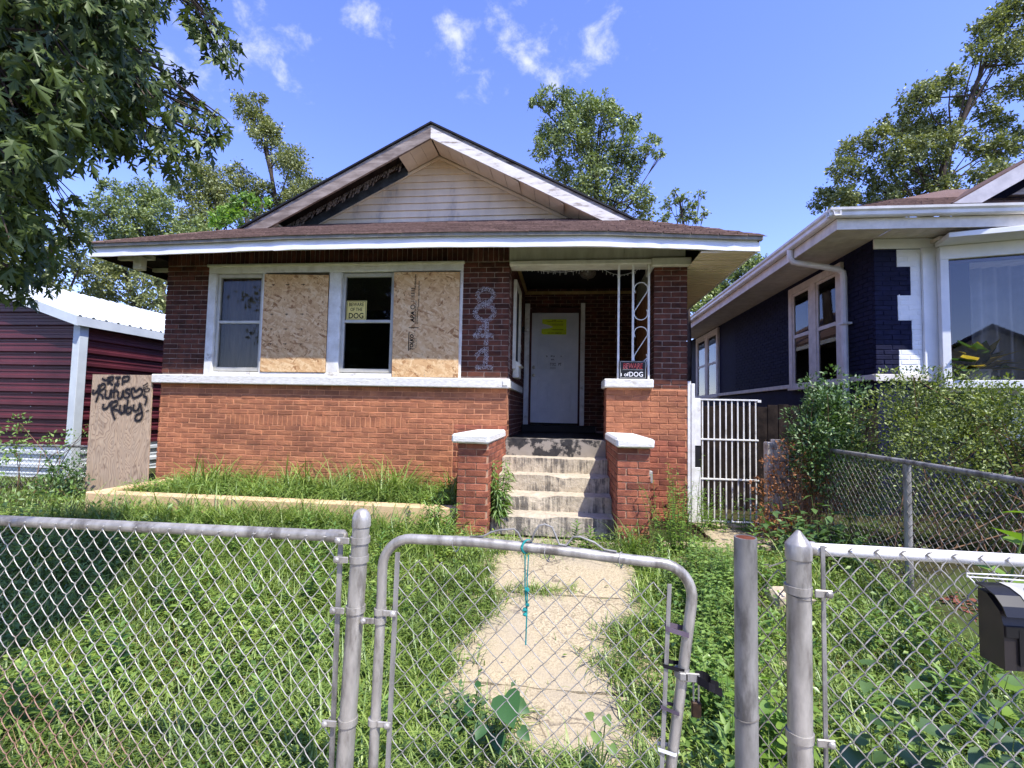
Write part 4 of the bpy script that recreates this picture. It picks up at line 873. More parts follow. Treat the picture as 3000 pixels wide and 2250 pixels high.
for i,s_ in enumerate(ST):
    thinner = .4 if i in (17,18,19,20,29,30) else 1
    stroke(G(s_),.032*thinner,m_halo,'overspray',.0015+.0001*i); stroke(G(s_),.013*thinner,m_spray,'graffiti_stroke',.0055+.0001*i)
# ------------------------------------------------------------------ planter
m_planter=M('peach_painted_concrete',srgb(226,196,154),srgb(204,172,132),5,.85,.15,bump=.4,bscale=60,c3=srgb(176,140,100),s3=4,lo3=.6,hi3=.75)
PL=thing('raised_planter','long peach painted raised planter under the boarded windows','planter',(-3.2,4.9,.3))
MB().box(-5.27,-1.075,4.79,4.96,.2,.62,.012,.003).build('front_curb',m_planter,PL); MB().box(-5.27,-5.11,4.965,5.93,.2,.618,.012,.003).build('side_curb',m_planter,PL)
MB().box(-5.10,-1.075,4.965,5.995,.2,.56).build('soil',m_ground,PL)
# ------------------------------------------------------------------ chain link
m_wire=M('chain_link_wire',srgb(190,186,176),srgb(150,146,137),20,.45,.5,metal=.35)
m_wire_dull=M('old_chain_link_wire',srgb(142,138,128),srgb(108,104,96),20,.55,.4,metal=.25)
def rusty():
    m,n,l,b=nodes('part_rusted_wire'); v=pos(n,l); g=n.new('ShaderNodeNewGeometry'); s_=n.new('ShaderNodeSeparateXYZ'); l.new(g.outputs['Position'],s_.inputs[0])
    k=n.new('ShaderNodeMath'); k.operation='MULTIPLY_ADD'; k.inputs[1].default_value=-.55; l.new(s_.outputs[0],k.inputs[0]); k2=n.new('ShaderNodeMath'); k2.operation='SUBTRACT'; l.new(k.outputs[0],k2.inputs[0]); l.new(s_.outputs[2],k2.inputs[1]); k.inputs[2].default_value=-.35
    a=n.new('ShaderNodeMath'); a.operation='ADD'; l.new(k2.outputs[0],a.inputs[0]); l.new(noise(n,l,v,9,5,.8),a.inputs[1])
    f=ramp(n,l,a.outputs[0],[(.52,(0,0,0)),(.78,(.8,.8,.8))]); l.new(mix(n,l,f,srgb(190,186,176),srgb(140,92,64)),b.inputs['Base Color']); b.inputs['Roughness'].default_value=.45
    iv=n.new('ShaderNodeMath'); iv.operation='MULTIPLY_ADD'; iv.inputs[1].default_value=-.35; iv.inputs[2].default_value=.4; l.new(f,iv.inputs[0]); l.new(iv.outputs[0],b.inputs['Metallic']); return m
m_wire_rust=rusty()
def chain(parent,p0,n,wd,ht,rows,m,r=.0021,axis='x',shear=0,hook=0,sag=0):
    """n zigzag wires starting at p0 (x,y,ztop), diamonds wd x ht, hanging `rows` half-diamonds."""
    meshes=[]
    for par in (0,1)*3:
        P=[]; jt=lambda: random.gauss(0,.0014)
        for k in range(rows+1):
            x=((k+par)%2)*wd/2; P.append((x+(-.0012 if x==0 else .0012)+jt(),0,-k*ht/2+jt()))
            if k<rows:
                x2=((k+1+par)%2)*wd/2; f=-1 if x2>x else 1
                for t in (.25,.75): P.append((x+(x2-x)*t,f*.0042,-(k+t)*ht/2))
        if hook: P=[(P[0][0]+.012,-.006,.010),(P[0][0]+.004,-.004,.006)]+P
        b=MB().tube(P,r,5); meshes.append(b.mesh('wire',m)); meshes[-1].polygons.foreach_set('use_smooth',[True]*len(meshes[-1].polygons))
    for i in range(n):
        d=i*wd/2; at=(p0[0]+d,p0[1],p0[2]+shear*d+random.uniform(-.0015,.0015)) if axis=='x' else (p0[0],p0[1]+d,p0[2]+shear*d+random.uniform(-.003,.003))
        o=obj('wire',meshes[i%2+2*random.randrange(3)],parent,at)
        if axis!='x': o.rotation_euler=(0,0,PI/2)
def band(parent,cx,cy,z,r,h,tab,m=m_galv,tabw=.05):
    b=MB().lathe([(r,z-h/2),(r+.004,z-h/2),(r+.004,z+h/2),(r,z+h/2)],cx,cy,18); o=b.build('band',m,parent,True)
    if tab:
        MB().box(min(cx+tab*(r-.002),cx+tab*(r+tabw)),max(cx+tab*(r-.002),cx+tab*(r+tabw)),cy-r-.001,cy-r+.006,z-h/2,z+h/2,.002).build('bolt_tab',m,o); x=cx+tab*(r+tabw*.75)
        e=MB().lathe([(.011,0),(.011,.004),(.006,.008),(.001,.009)],0,0,12); e.v=[(x+v[0],cy-r-.002-v[2],z+v[1]) for v in e.v]; e.build('bolt',m,o)
FL=thing('chain_link_fence','chain link fence panel left of the gate with partly rusted wire','fence',(-1.5,1.65,.05))
YN=1.65
MB().tube([(-.752,YN,0),(-.713,YN,1.215)],.0295,20).build('post',m_galv,FL,True); 
e=MB().lathe([(.0305,1.19),(.0325,1.192),(.0325,1.215),(.0315,1.222),(.027,1.238),(.017,1.249),(.004,1.254)],-.713,YN,20).build('post_cap',m_galv,FL,True)
MB().tube([(-4.2,YN+.02,1.137),(-2.2,YN+.02,1.139),(-.80,YN+.02,1.148)],.0205,16).build('top_rail',m_galv,FL,True); MB().lathe([(.022,-.03),(.0235,-.028),(.0235,.028),(.012,.04)],0,0,16).build('rail_end',m_galv,FL,True)
ro=[c for c in FL.children if c.name.startswith('rail_end')][0]; ro.rotation_euler=(0,PI/2,0); ro.location=Vector((-.815,YN+.02,1.148))-WL[FL.name]
chain(FL,(-2.93,YN-.006,1.135),64,.067,.085,26,m_wire_rust,.0019,hook=1,shear=.004)
MB().hexa([(-.793,YN-.012,.05),(-.776,YN-.012,.05),(-.776,YN-.006,.05),(-.793,YN-.006,.05)],[(-.791,YN-.012,1.165),(-.774,YN-.012,1.165),(-.774,YN-.006,1.165),(-.791,YN-.006,1.165)]).build('tension_bar',m_galv_dull,FL)
for z,x,t in ((1.146,-.715,-1),(1.08,-.717,-1),(.907,-.723,-1),(.529,-.735,-1)): band(FL,x,YN,z,.030,.022,t)
# the hinged gate
GT=thing('chain_link_gate','sagging chain link gate with rounded corners across the walkway','gate',(-.1,YN,.1))
def arc(cx,cz,r,a0,a1,n=8): return [(cx+r*math.cos(math.radians(a0+(a1-a0)*i/n)),YN,cz+r*math.sin(math.radians(a0+(a1-a0)*i/n))) for i in range(n+1)]
fr=[(-.642,YN,.12),(-.630,YN,.95)]+arc(-.528,1.055,.102,180,92)+[(-.3,YN,1.158),(0,YN,1.143),(.2,YN,1.128)]+arc(.315,1.018,.103,88,-8)+[(.352,YN,.478),(.315,YN,.12)]
MB().tube(fr,.0172,16).build('frame',m_galv,GT,True); MB().tube([(-.642,YN,.13),(.316,YN,.13)],.0165,12).build('frame',m_galv_dull,GT,True)
chain(GT,(-.575,YN-.004,1.088),23,.079,.086,22,m_wire,.0017,shear=-.035)
MB().hexa([(-.594,YN-.01,.2),(-.578,YN-.01,.2),(-.578,YN-.004,.2),(-.594,YN-.004,.2)],[(-.582,YN-.01,1.11),(-.566,YN-.01,1.11),(-.566,YN-.004,1.11),(-.582,YN-.004,1.11)]).build('tension_bar',m_galv_dull,GT)
MB().hexa([(.305,YN-.01,.2),(.318,YN-.01,.2),(.318,YN-.004,.2),(.305,YN-.004,.2)],[(.339,YN-.01,1.057),(.352,YN-.01,1.057),(.352,YN-.004,1.057),(.339,YN-.004,1.057)]).build('tension_bar',m_galv_dull,GT)
for z in (.905,.875): band(GT,-.632,YN,z,.018,.02,1 if z>.9 else -1,m_galv,.045)
band(GT,-.639,YN,.535,.018,.02,1,m_galv,.045)
for x in (-.37,-.055,.19): MB().tube([(x+.021*math.cos(a*PI/6)*.4,YN+.021*math.cos(a*PI/6),1.155-(x+.4)*.045+.021*math.sin(a*PI/6)-(.012 if a>8 else 0)) for a in range(13)],.0018,5).build('tie_wire',m_wire,GT)
m_strap=M('purple_grey_strap',srgb(112,100,112),srgb(84,76,86),10,.8,.1); m_strapk=M('black_strap',srgb(40,38,42),srgb(28,28,30),10,.8,.1)
def strap(z,x0,x1,m,h=.014,tilt=0):
    P=[(x0,YN-.013,z),(x1,YN-.021,z-tilt),(x1+.016,YN,z-tilt),(x1,YN+.02,z-tilt+.004),(x0,YN+.004,z+.008)]
    V=[];F=[]
    for p in P: V+=[(p[0],p[1],p[2]-h/2),(p[0],p[1],p[2]+h/2)]
    for i in range(5): a=2*i; b_=2*((i+1)%5); F.append((a,b_,b_+1,a+1))
    MB().add(V,F).build('strap',m,GT)
strap(.918,.332,.402,m_strap,.016,.014); strap(.80,.325,.388,m_strapk,.013,.008); strap(.672,.318,.372,m_strap,.012,.014); strap(.54,.31,.362,m_signwhite,.012,.008)
lt=MB().lathe([(.019,.765),(.024,.765),(.024,.79),(.019,.79)],.386,YN,16).box(.39,.435,YN-.03,YN-.024,.763,.792,.003).box(.372,.40,YN-.03,YN-.022,.765,.79,.003).build('latch_collar',m_galv_dull,GT,True)
f=MB()
for s in (-1,1):
    P=[(.425,YN-.02+.012*s,.775)]+[(.455+.022*math.sin(a*.5),YN-.02+s*(.022+.012*math.cos(a*.5)),.768-.004*a) for a in range(5)]+[(.50,YN-.02+s*.018,.745)]
    V=[];F=[]
    for p in P: V+=[(p[0],p[1],p[2]-.013),(p[0],p[1],p[2]+.013)]
    for i in range(len(P)-1): a=2*i; F.append((a,a+2,a+3,a+1))
    f.add(V,F)
f.build('latch_fork',m_strapk,GT)
pk=thing('padlock','small rusty padlock hanging under the gate latch','padlock',(.425,YN-.02,.68)); MB().tube([(.418,YN-.02,.70)]+[(.425+.008*math.cos(a),YN-.02,.755+.01*math.sin(a)) for a in (PI,2.4,1.57,.7,0)]+[(.433,YN-.02,.70)],.0028,6).build('shackle',m_galv_dull,pk); MB().box(.411,.440,YN-.028,YN-.012,.655,.702,.003).build('body',M('rusty_padlock',srgb(70,52,36),srgb(40,32,26),30,.6,.4,metal=.5),pk)
# bent wire topper and teal cord on the gate
WV=[(-.32,1.176),(-.294,1.177),(-.273,1.180),(-.249,1.194),(-.218,1.203),(-.169,1.209),(-.155,1.198),(-.141,1.172),(-.124,1.170),(-.107,1.172),(-.100,1.198),(-.084,1.224),(-.064,1.230),(-.04,1.221),(-.029,1.198),(-.015,1.166),(.009,1.163),(.032,1.193),(.055,1.194),(.102,1.178),(.135,1.156),(.175,1.151)]
tw=MB().tube([(x,YN-.004,z) for x,z in WV],.0034,7).build('bent_wire',m_galv_dull,None,True); tag(tw,'bent grey wire looped along the top of the gate','wire')
m_teal=M('teal_cord',srgb(50,150,146),srgb(30,108,106),30,.8,.1)
tc_=thing('cord','knotted teal cord hanging from the top of the gate','cord',(-.12,YN-.02,1.16))
MB().tube([(-.124+.026*math.cos(a*PI/6)*.6,YN-.0+.021*math.cos(a*PI/6),1.1515+.021*math.sin(a*PI/6)) for a in range(12)],.004,6,closed=True).build('loop',m_teal,tc_)
MB().tube([(-.128,YN-.022,1.13),(-.126,YN-.024,1.03),(-.122,YN-.024,.98),(-.118,YN-.024,.95),(-.119,YN-.024,.90),(-.120,YN-.024,.838)],.0026,6).build('strand',m_teal,tc_); MB().tube([(-.116,YN-.022,1.13),(-.119,YN-.026,1.05),(-.117,YN-.026,1.0),(-.118,YN-.026,.93)],.0022,6).build('strand',m_teal,tc_)
for z,r in ((1.018,.009),(.968,.007),(.952,.008),(.937,.007)):
    me=bpy.data.meshes.new('knot'); bm=bmesh.new(); bmesh.ops.create_icosphere(bm,subdivisions=2,radius=r)
    for v in bm.verts: v.co*=random.uniform(.8,1.2)
    bm.to_mesh(me); bm.free(); me.materials.append(m_teal); obj('knot',me,tc_,(-.121+random.uniform(-.004,.004),YN-.026,z))
# open pipe and the right hand fence
OP=thing('gate_stop_post','open topped rusty steel pipe standing right of the gate','post',(.585,YN,0))
MB().lathe([(.0345,.0),(.0345,1.218),(.0300,1.218),(.0300,1.05),(.001,1.05)],.585,YN,24).build('pipe',m_galv_dull,OP,True); MB().lathe([(.0298,1.0502),(.0298,1.217)],.585,YN,24).build('rust_lining',M('rust',srgb(122,72,52),srgb(88,50,38),30,.9,.1),OP)
MB().tube([(.585+.036*math.cos(a*PI/8),YN+.036*math.sin(a*PI/8),.66+.006*math.cos(a*PI/8)) for a in range(16)],.0018,5,closed=True).build('tie_wire',m_wire_dull,OP)
FR=thing('chain_link_fence','chain link fence panel right of the gate with a conical capped post','fence',(1.1,YN,.05))
MB().tube([(.742,YN,0),(.747,YN,1.19)],.0355,22).build('post',m_galv,FR,True); MB().lathe([(.037,1.158),(.039,1.16),(.039,1.203),(.036,1.208),(.007,1.246),(.001,1.249)],.747,YN,22).build('post_cap',m_galv,FR,True)
MB().tube([(.775,YN+.012,1.190),(.80,YN+.012,1.190)],.022,14).build('rail_cup',m_galv,FR,True); MB().tube([(.80,YN+.012,1.188),(1.6,YN+.012,1.183),(2.6,YN+.012,1.178)],.0195,16).build('top_rail',m_white,FR,True)
chain(FR,(.822,YN-.008,1.195),40,.074,.083,24,m_wire,.0021,hook=1,shear=-.008)
MB().box(.808,.820,YN-.014,YN-.008,.2,1.205).build('tension_bar',m_galv_dull,FR)
for z in (1.064,.618): band(FR,.744,YN,z,.0362,.024,1,m_galv,.05)
MB().tube([(.744+.037*math.cos(a*PI/8),YN+.037*math.sin(a*PI/8),1.043-.008*math.cos(a*PI/8)) for a in range(16)],.0017,5,closed=True).build('tie_wire',m_wire_dull,FR)
chain(FR,(.622,YN+.012,1.115),4,.068,.085,22,m_wire_dull,.0019)
MB().tube([(.645,YN+.01,1.13),(.655,YN,1.135),(.66,YN+.01,1.125),(.70,YN,1.145),(.71,YN,1.15),(.705,YN+.008,1.155)],.0022,5).build('tie_wire',m_wire_dull,FR)
# fence between the two yards
FS=thing('chain_link_fence','old chain link side fence running back between the yard and the hedge','fence',(2.6,4,.3))
MB().tube([(2.6,1.7,1.255),(2.6,3.0,1.27),(2.6,4.0,1.285),(2.6,4.8,1.29),(2.6,5.8,1.29)],.020,12).build('top_rail',m_galv_dull,FS,True)
for y in (1.75,4.0,5.7): MB().tube([(2.6,y,.1),(2.6,y,1.268)],.026,14).build('post',m_galv_dull,FS,True)
chain(FS,(2.588,1.8,1.28),112,.072,.08,24,m_wire_dull,.0022,axis='y',hook=1,shear=.004)
FB=thing('chain_link_fence','low chain link fence in front of the maroon garage','fence',(-7.8,6.2,.3))
MB().tube([(-10.5,6.2,.93),(-6.66,6.2,.975)],.018,10).build('top_rail',m_galv_dull,FB,True); MB().tube([(-6.66,6.2,.2),(-6.66,6.2,1.0)],.022,10).build('post',m_galv_dull,FB,True)
chain(FB,(-9.2,6.19,.945),76,.067,.075,17,m_wire_dull,.002,shear=.011)
# ------------------------------------------------------------------ street mailbox on the fence
MX=thing('fence_mailbox','black metal mailbox tied to the right hand fence with white cord','mailbox',(1.4,1.6,.9))
m_mbx=M('dark_brown_box_metal',srgb(52,46,44),srgb(36,33,33),6,.45,.4)
MB().prism([(1.25,1.632,.905),(1.25,1.632,1.105),(1.25,1.60,1.10),(1.25,1.56,1.065),(1.25,1.548,1.03),(1.25,1.548,.905)],(.42,0,0)).build('body',m_mbx,MX); MB().box(1.285,1.295,1.542,1.547,.92,1.02).box(1.252,1.66,1.543,1.547,.996,1.03,.002).build('front_ridge',m_signblack,MX)
L=[(1.636,1.122),(1.60,1.120),(1.565,1.108),(1.54,1.085),(1.528,1.06)]
V=[];F=[]
for x in (1.243,1.68):
    for y,z in L: V.append((x,y,z))
for i in range(4): F.append((i,i+1,i+6,i+5))
me=MB().add(V,F).mesh('lid',m_signblack); o=obj('lid',me,MX); o.modifiers.new('solid','SOLIDIFY').thickness=.003
V=[(v[0] if v[0]<1.5 else 1.62,v[1]-.001,v[2]+.0025) for v in V]; V=[(1.31 if v[0]<1.5 else v[0],v[1],v[2]) for v in V]
MB().add(V,F).build('white_print_field',M('faded_white_print',srgb(176,176,172),srgb(150,150,146),20),MX)
def lidpt(x,t):
    k=min(int(t*4),3); u=t*4-k; a,b_=L[k],L[k+1]; return (x,a[0]+(b_[0]-a[0])*u-.002,a[1]+(b_[1]-a[1])*u+.0042)
for cx,rr in ((1.37,.034),(1.37,.018),(1.45,.03)): MB().tube([lidpt(cx+rr*math.cos(a*PI/8),.5+rr/.12*math.sin(a*PI/8)) for a in range(16)],.0035,4,closed=True).build('print_ring',m_print,MX)
for z,dz in ((1.148,0),(1.138,-.004)): MB().tube([(1.225,YN-.012,z-.004),(1.4,YN-.02,z+dz),(1.7,YN-.02,z+dz)],.0022,5).build('cord',m_signwhite,MX)
MB().tube([(1.225,YN-.012,1.14),(1.25,1.63,1.11)],.002,5).build('cord',m_signwhite,MX)
# ------------------------------------------------------------------ white iron side gate and its posts
IG=thing('iron_gate','white barred iron gate between the two houses','gate',(1.95,6.05,.33))
for i in range(10):
    x=1.655+i*.0685; MB().box(x-.007,x+.007,6.042,6.056,.345,1.795).build('bar',m_white,IG)
for z in (1.80,1.32,.845,.345): MB().box(1.635,2.30,6.032,6.064,z-.009,z+.009,.002).build('crossbar',m_white,IG)
MB().box(2.29,2.33,6.03,6.07,1.775,1.805).build('hinge',m_white,IG)
GP=thing('gate_post','white painted board post between the house and the iron gate','post',(1.55,6.05,.3))
for x0,x1,z1,y in ((1.472,1.512,2.02,6.01),(1.513,1.556,1.99,6.0)): MB().box(x0,x1,y,y+.09,.3,z1,.003).build('board',m_white,GP)
for z0,z1 in ((1.24,1.815),(.3,.98)): MB().box(1.560,1.628,6.02,6.06,z0,z1,.003).build('panel',m_white,GP)
MB().box(1.560,1.628,6.03,6.05,.98,1.24).build('lock_plate',m_black,GP)
WP=thing('wooden_post','weathered grey timber post tangled in dead brush','post',(2.32,5.5,.3))
for x0,x1,z1 in ((2.17,2.235,1.33),(2.24,2.37,1.36),(2.375,2.46,1.30)): MB().box(x0,x1,5.46,5.56,.2,z1,.006,.006).build('plank',m_greywood,WP)

WF=thing('wooden_fence','weathered wooden fence darkened to stand for the passage shade behind the iron gate','fence',(2.8,6.9,.3))
for i in range(19):
    MB().box(1.49+i*.14,1.622+i*.14,6.9,6.92,.25,1.75+random.uniform(-.03,.03),.003).build('plank',m_darkwood,WF)  # planks all dark and set close, standing in for the passage shade
for z in (.6,1.4): MB().box(1.48,4.15,6.921,6.96,z,z+.08).build('rail',m_darkwood,WF)
# ------------------------------------------------------------------ vegetation
m_turf=leafmat('turf_blade',srgb(148,168,78),srgb(88,118,48),.3,.45,.06,1.4)
m_clover=leafmat('clover_leaf',srgb(150,172,80),srgb(84,116,46),.3,.42,.07,1.5)
m_long=leafmat('foxtail_blade',srgb(150,170,88),srgb(96,126,56),.32,.5,.05,1.3)
m_far=leafmat('tree_leaf_olive',srgb(150,154,98),srgb(94,104,60),.28,.5,.05,.5)
m_far2=leafmat('tree_leaf_green',srgb(152,164,102),srgb(100,118,68),.28,.5,.06,.5)
m_young=leafmat('young_leaf',srgb(136,166,66),srgb(98,138,50),.4,.5,.05,.7)
m_mapl=leafmat('maple_leaf',srgb(96,114,54),srgb(42,58,28),.3,.45,.03,1.3)
m_maply=leafmat('maple_leaf_yellow',srgb(178,186,60),srgb(140,160,56),.4,.5,.05)
m_hedge=leafmat('privet_leaf',srgb(140,152,72),srgb(58,80,38),.3,.45,.04,2.6)
m_bush=leafmat('bush_leaf',srgb(98,128,66),srgb(56,86,44),.25,.5,.06,1.2)
m_dead=leafmat('dead_leaf',srgb(168,114,76),srgb(112,70,46),.25,.7,.02,2)
m_weed=leafmat('weed_leaf',srgb(140,168,86),srgb(90,126,58),.32,.5,.05,1.2)
m_bark=M('grey_bark',srgb(92,82,72),srgb(58,50,44),10,.95,.1,bump=.8,bscale=30,bdist=.02,stretch=(1,1,.3))
m_stem=M('green_stem',srgb(112,132,72),srgb(88,108,56),8,.8,.15)
m_twig=M('dead_twig',srgb(150,118,92),srgb(104,80,62),14,.9,.1)
def unit(v): return v/np.maximum(np.linalg.norm(v,axis=-1,keepdims=True),1e-9)
T_LEAF=(np.array([(0,0,0),(-.24,.42,.07),(.24,.42,.07),(0,1,-.05),(0,.45,0)],float),np.array([(0,4,1),(0,2,4),(1,4,3),(4,2,3)]))
T_QUAD=(np.array([(0,0,0),(-.27,.5,.06),(.27,.5,.06),(0,1,0)],float),np.array([(0,3,1),(0,2,3)]))
T_NARROW=(np.array([(0,0,0),(-.09,.4,.02),(.09,.4,.02),(0,1,-.18)],float),np.array([(0,3,1),(0,2,3)]))
_r=[(.0,.0),(.10,.03),(.30,-.05),(.20,.09),(.09,.19),(.24,.30),(.46,.44),(.34,.45),(.34,.56),(.22,.48),(.06,.36),(.11,.58),(.20,.68),(.10,.74),(.0,1.12)]
_o=_r+[(-a,b) for a,b in _r[-2:0:-1]]
_v=np.array([(0,.28,0)]+[(a,b,-.32*abs(a)-.16*b*b) for a,b in _o],float)
def maple_shape(fold,curl,tw): return np.array([(0,.28,0)]+[(a,b,-fold*abs(a)-curl*b*b+tw*a*b) for a,b in _o],float)
T_MAPLES=[(maple_shape(f,c,t),np.array([(0,i+1,(i+1)%len(_o)+1) for i in range(len(_o))])) for f,c,t in ((.32,.16,0),(.7,.35,.2),(.15,.45,-.3),(.9,.1,.3))]
T_MAPLE=(_v,np.array([(0,i+1,(i+1)%len(_o)+1) for i in range(len(_o))]))
_h=[(0,0),(.16,-.10),(.36,-.06),(.46,.14),(.40,.40),(.22,.72),(0,1.0)]; _o2=_h+[(-a,b) for a,b in _h[-2:0:-1]]
T_HEART=(np.array([(0,.25,-.02)]+[(a,b,.10*abs(a)-.10*b*b) for a,b in _o2],float),np.array([(0,i+1,(i+1)%len(_o2)+1) for i in range(len(_o2))]))
def cloud(name,T,P,Fd,N,size,m,parent=None,kind='stuff'):
    tv,tf=T; P=np.asarray(P,float); Fd=unit(np.asarray(Fd,float)); N=np.asarray(N,float); X=unit(np.cross(Fd,N)); N=np.cross(X,Fd)
    s=np.asarray(size,float).reshape(-1,1,1)
    V=P[:,None,:]+s*(tv[None,:,0:1]*X[:,None,:]+tv[None,:,1:2]*Fd[:,None,:]+tv[None,:,2:3]*N[:,None,:])
    n,k=len(P),len(tv); F=(tf[None]+(np.arange(n)*k)[:,None,None]).reshape(-1,3)
    o=obj(name,mesh_np(name,V.reshape(-1,3),F,m),parent)
    if kind: o['kind']=kind
    return o
def blades(name,P,L,W,az,lean,bend,m,parent=None,kind='stuff'):
    n=len(P); d=np.stack([np.cos(az),np.sin(az),np.zeros(n)],1); up=np.array([0,0,1.]); sd=np.stack([-np.sin(az),np.cos(az),np.zeros(n)],1)
    V=np.empty((n,7,3)); ts=(0,.35,.7,1)
    for i,t in enumerate(ts):
        a=lean+bend*t; c=P+ (L*t)[:,None]*( np.cos(a)[:,None]*up + np.sin(a)[:,None]*d )*1.0
        if i<3:
            w=(W*(1,.95,.6)[i]/2)[:,None]; V[:,2*i]=c-sd*w; V[:,2*i+1]=c+sd*w
        else: V[:,6]=c
    tf=np.array([(0,1,3),(0,3,2),(2,3,5),(2,5,4),(4,5,6)]); F=(tf[None]+(np.arange(n)*7)[:,None,None]).reshape(-1,3)
    o=obj(name,mesh_np(name,V.reshape(-1,3),F,m),parent)
    if kind: o['kind']=kind
    return o
CAMP=np.array([0,0,1.61]); CR,CU,CF=(np.array(v) for v in (cr,cu,cf))
def seen(P,mx=1.35,my=.95):   # within a wide margin round the view, so that a step aside still finds plants
    v=P-CAMP; z=v@CF; return (z>.3)&(abs(v@CR)<mx*np.maximum(z,.3)+.3)&(abs(v@CU)<my*np.maximum(z,.3)+.3)
def offwalk(x,y,m=.0): return ~(((x>-.66-m)&(x<.50+m)&(y>1.7)&(y<4.75)))
# --- lawn
def scatter(n,x0,x1,y0,y1):
    x=rng.uniform(x0,x1,n); y=y0+(y1-y0)*rng.uniform(0,1,n)**1.25; return x,y
def edge_w(x,y): return -.66+.08*np.sin(y*4.1)+.05*np.sin(y*9.7), .42+.06*np.sin(y*3.3+1)+.04*np.sin(y*8.1)+np.where(y>3.25,.20,0)
def keep_walk(x,y,p=.012):
    a,b_=edge_w(x,y); return ~((x>a)&(x<b_)&(y<4.4)&(y>1.9)) | (rng.uniform(0,1,len(x))<p)
x,y=scatter(58000,-4.9,2.55,1.72,4.72); k=keep_walk(x,y)&seen(np.stack([x,y,gzn(x,y)],1)); k&=~((x>-5.3)&(x<-1.0)&(y>4.72)); x,y=x[k],y[k]; n=len(x)
patch=.5+.5*np.sin(x*2.3+1.2*np.sin(y*1.7))*np.cos(y*2.1+x); 
L=rng.uniform(.05,.13,n)*(1+.7*patch); blades('grass',np.stack([x,y,gzn(x,y)],1),L,rng.uniform(.003,.0065,n),rng.uniform(0,2*PI,n),rng.uniform(0,.5,n),rng.uniform(.2,1.3,n),m_turf).__setitem__('label','short mixed green lawn grass behind the front fence')
x,y=scatter(36000,-6.3,2.55,1.8,4.75); k=keep_walk(x,y,.004)&seen(np.stack([x,y,gzn(x,y)],1)); x,y=x[k],y[k]; n=len(x)
h=.03+.20*rng.uniform(0,1,n)**1.3*np.clip(.55+.7*np.sin(x*3.1+2+np.sin(y*2))*np.sin(y*3.7+x),.15,1.2); a=rng.uniform(0,2*PI,n); tl=rng.uniform(-.5,.5,n)
cloud('clover',T_LEAF,np.stack([x,y,gzn(x,y)+h],1),np.stack([np.cos(a),np.sin(a),tl],1),np.stack([rng.normal(0,.3,n),rng.normal(0,.3,n),np.ones(n)],1),rng.uniform(.018,.055,n),m_clover)['label']='broad leafed clover and weeds through the lawn'
# --- clumps of long arching grass
def clumps(name,C_,nb,L0,L1,W,m,label=None,parent=None):
    P=[];
    C_=np.asarray(C_,float); idx=np.repeat(np.arange(len(C_)),nb); n=len(idx); P=C_[idx]+np.stack([rng.normal(0,.03,n),rng.normal(0,.03,n),np.zeros(n)],1)
    o=blades(name,P,rng.uniform(L0,L1,n),rng.uniform(.6,1.1,n)*W,rng.uniform(0,2*PI,n),rng.uniform(.0,.35,n),rng.uniform(.5,1.7,n),m,parent)
    if label: o['label']=label
    return o
x,y=scatter(900,-4.9,2.5,1.85,4.6); k=keep_walk(x,y,0); x,y=x[k],y[k]; clumps('crabgrass',np.stack([x,y,gzn(x,y)],1),14,.10,.30,.0095,m_turf,'tufts of coarse crabgrass across the lawn')
x=rng.uniform(-5.2,-1.1,270); y=rng.uniform(4.2,4.74,270); clumps('foxtail_grass',np.stack([x,y,gzn(x,y)],1),17,.16,.5,.011,m_long,'tall arching foxtail grass along the front of the planter')
x=np.concatenate([rng.uniform(-5.0,-1.15,200),rng.normal(-3.6,.25,15),rng.normal(-2.0,.2,22)]); y=rng.uniform(5.0,5.85,len(x)); sc=np.stack([x,y,np.full(len(x),.56)],1)
clumps('planter_grass',sc,15,.15,.36,.010,m_long,'weedy grass filling the raised planter')
x=np.concatenate([rng.normal(-1.95,.14,16),rng.normal(-2.6,.2,10),rng.normal(-4.35,.12,8),rng.normal(-1.35,.06,3),rng.normal(-3.4,.3,8)]); clumps('planter_grass',np.stack([x,rng.uniform(5.2,5.8,len(x)),np.full(len(x),.56)],1),20,.35,.72,.014,m_long,'tall arching grass clumps rising out of the planter')
n=9000; x=rng.uniform(-5.05,-1.1,n); y=rng.uniform(4.97,5.9,n); a=rng.uniform(0,2*PI,n); cloud('planter_weeds',T_LEAF,np.stack([x,y,.57+rng.uniform(0,.14,n)],1),np.stack([np.cos(a),np.sin(a),rng.uniform(-.3,.6,n)],1),np.stack([rng.normal(0,.3,n),rng.normal(0,.3,n),np.ones(n)],1),rng.uniform(.02,.05,n),m_weed)['label']='low leafy weeds covering the planter soil'
x=rng.uniform(-1.5,-.66,95); y=rng.uniform(1.95,3.3,95); clumps('lawn_grass',np.stack([x,y,gzn(x,y)],1),15,.18,.42,.010,m_long,'longer grass beside the gate hinge post')
x=np.concatenate([rng.uniform(-.5,.5,40),rng.uniform(-.45,.1,16)]); y=np.concatenate([rng.uniform(1.95,2.25,40),rng.normal(3.63,.03,16)]); clumps('crabgrass',np.stack([x,y,gzn(x,y)+.03],1),16,.05,.16,.005,m_long,'crabgrass growing from the walkway joints')
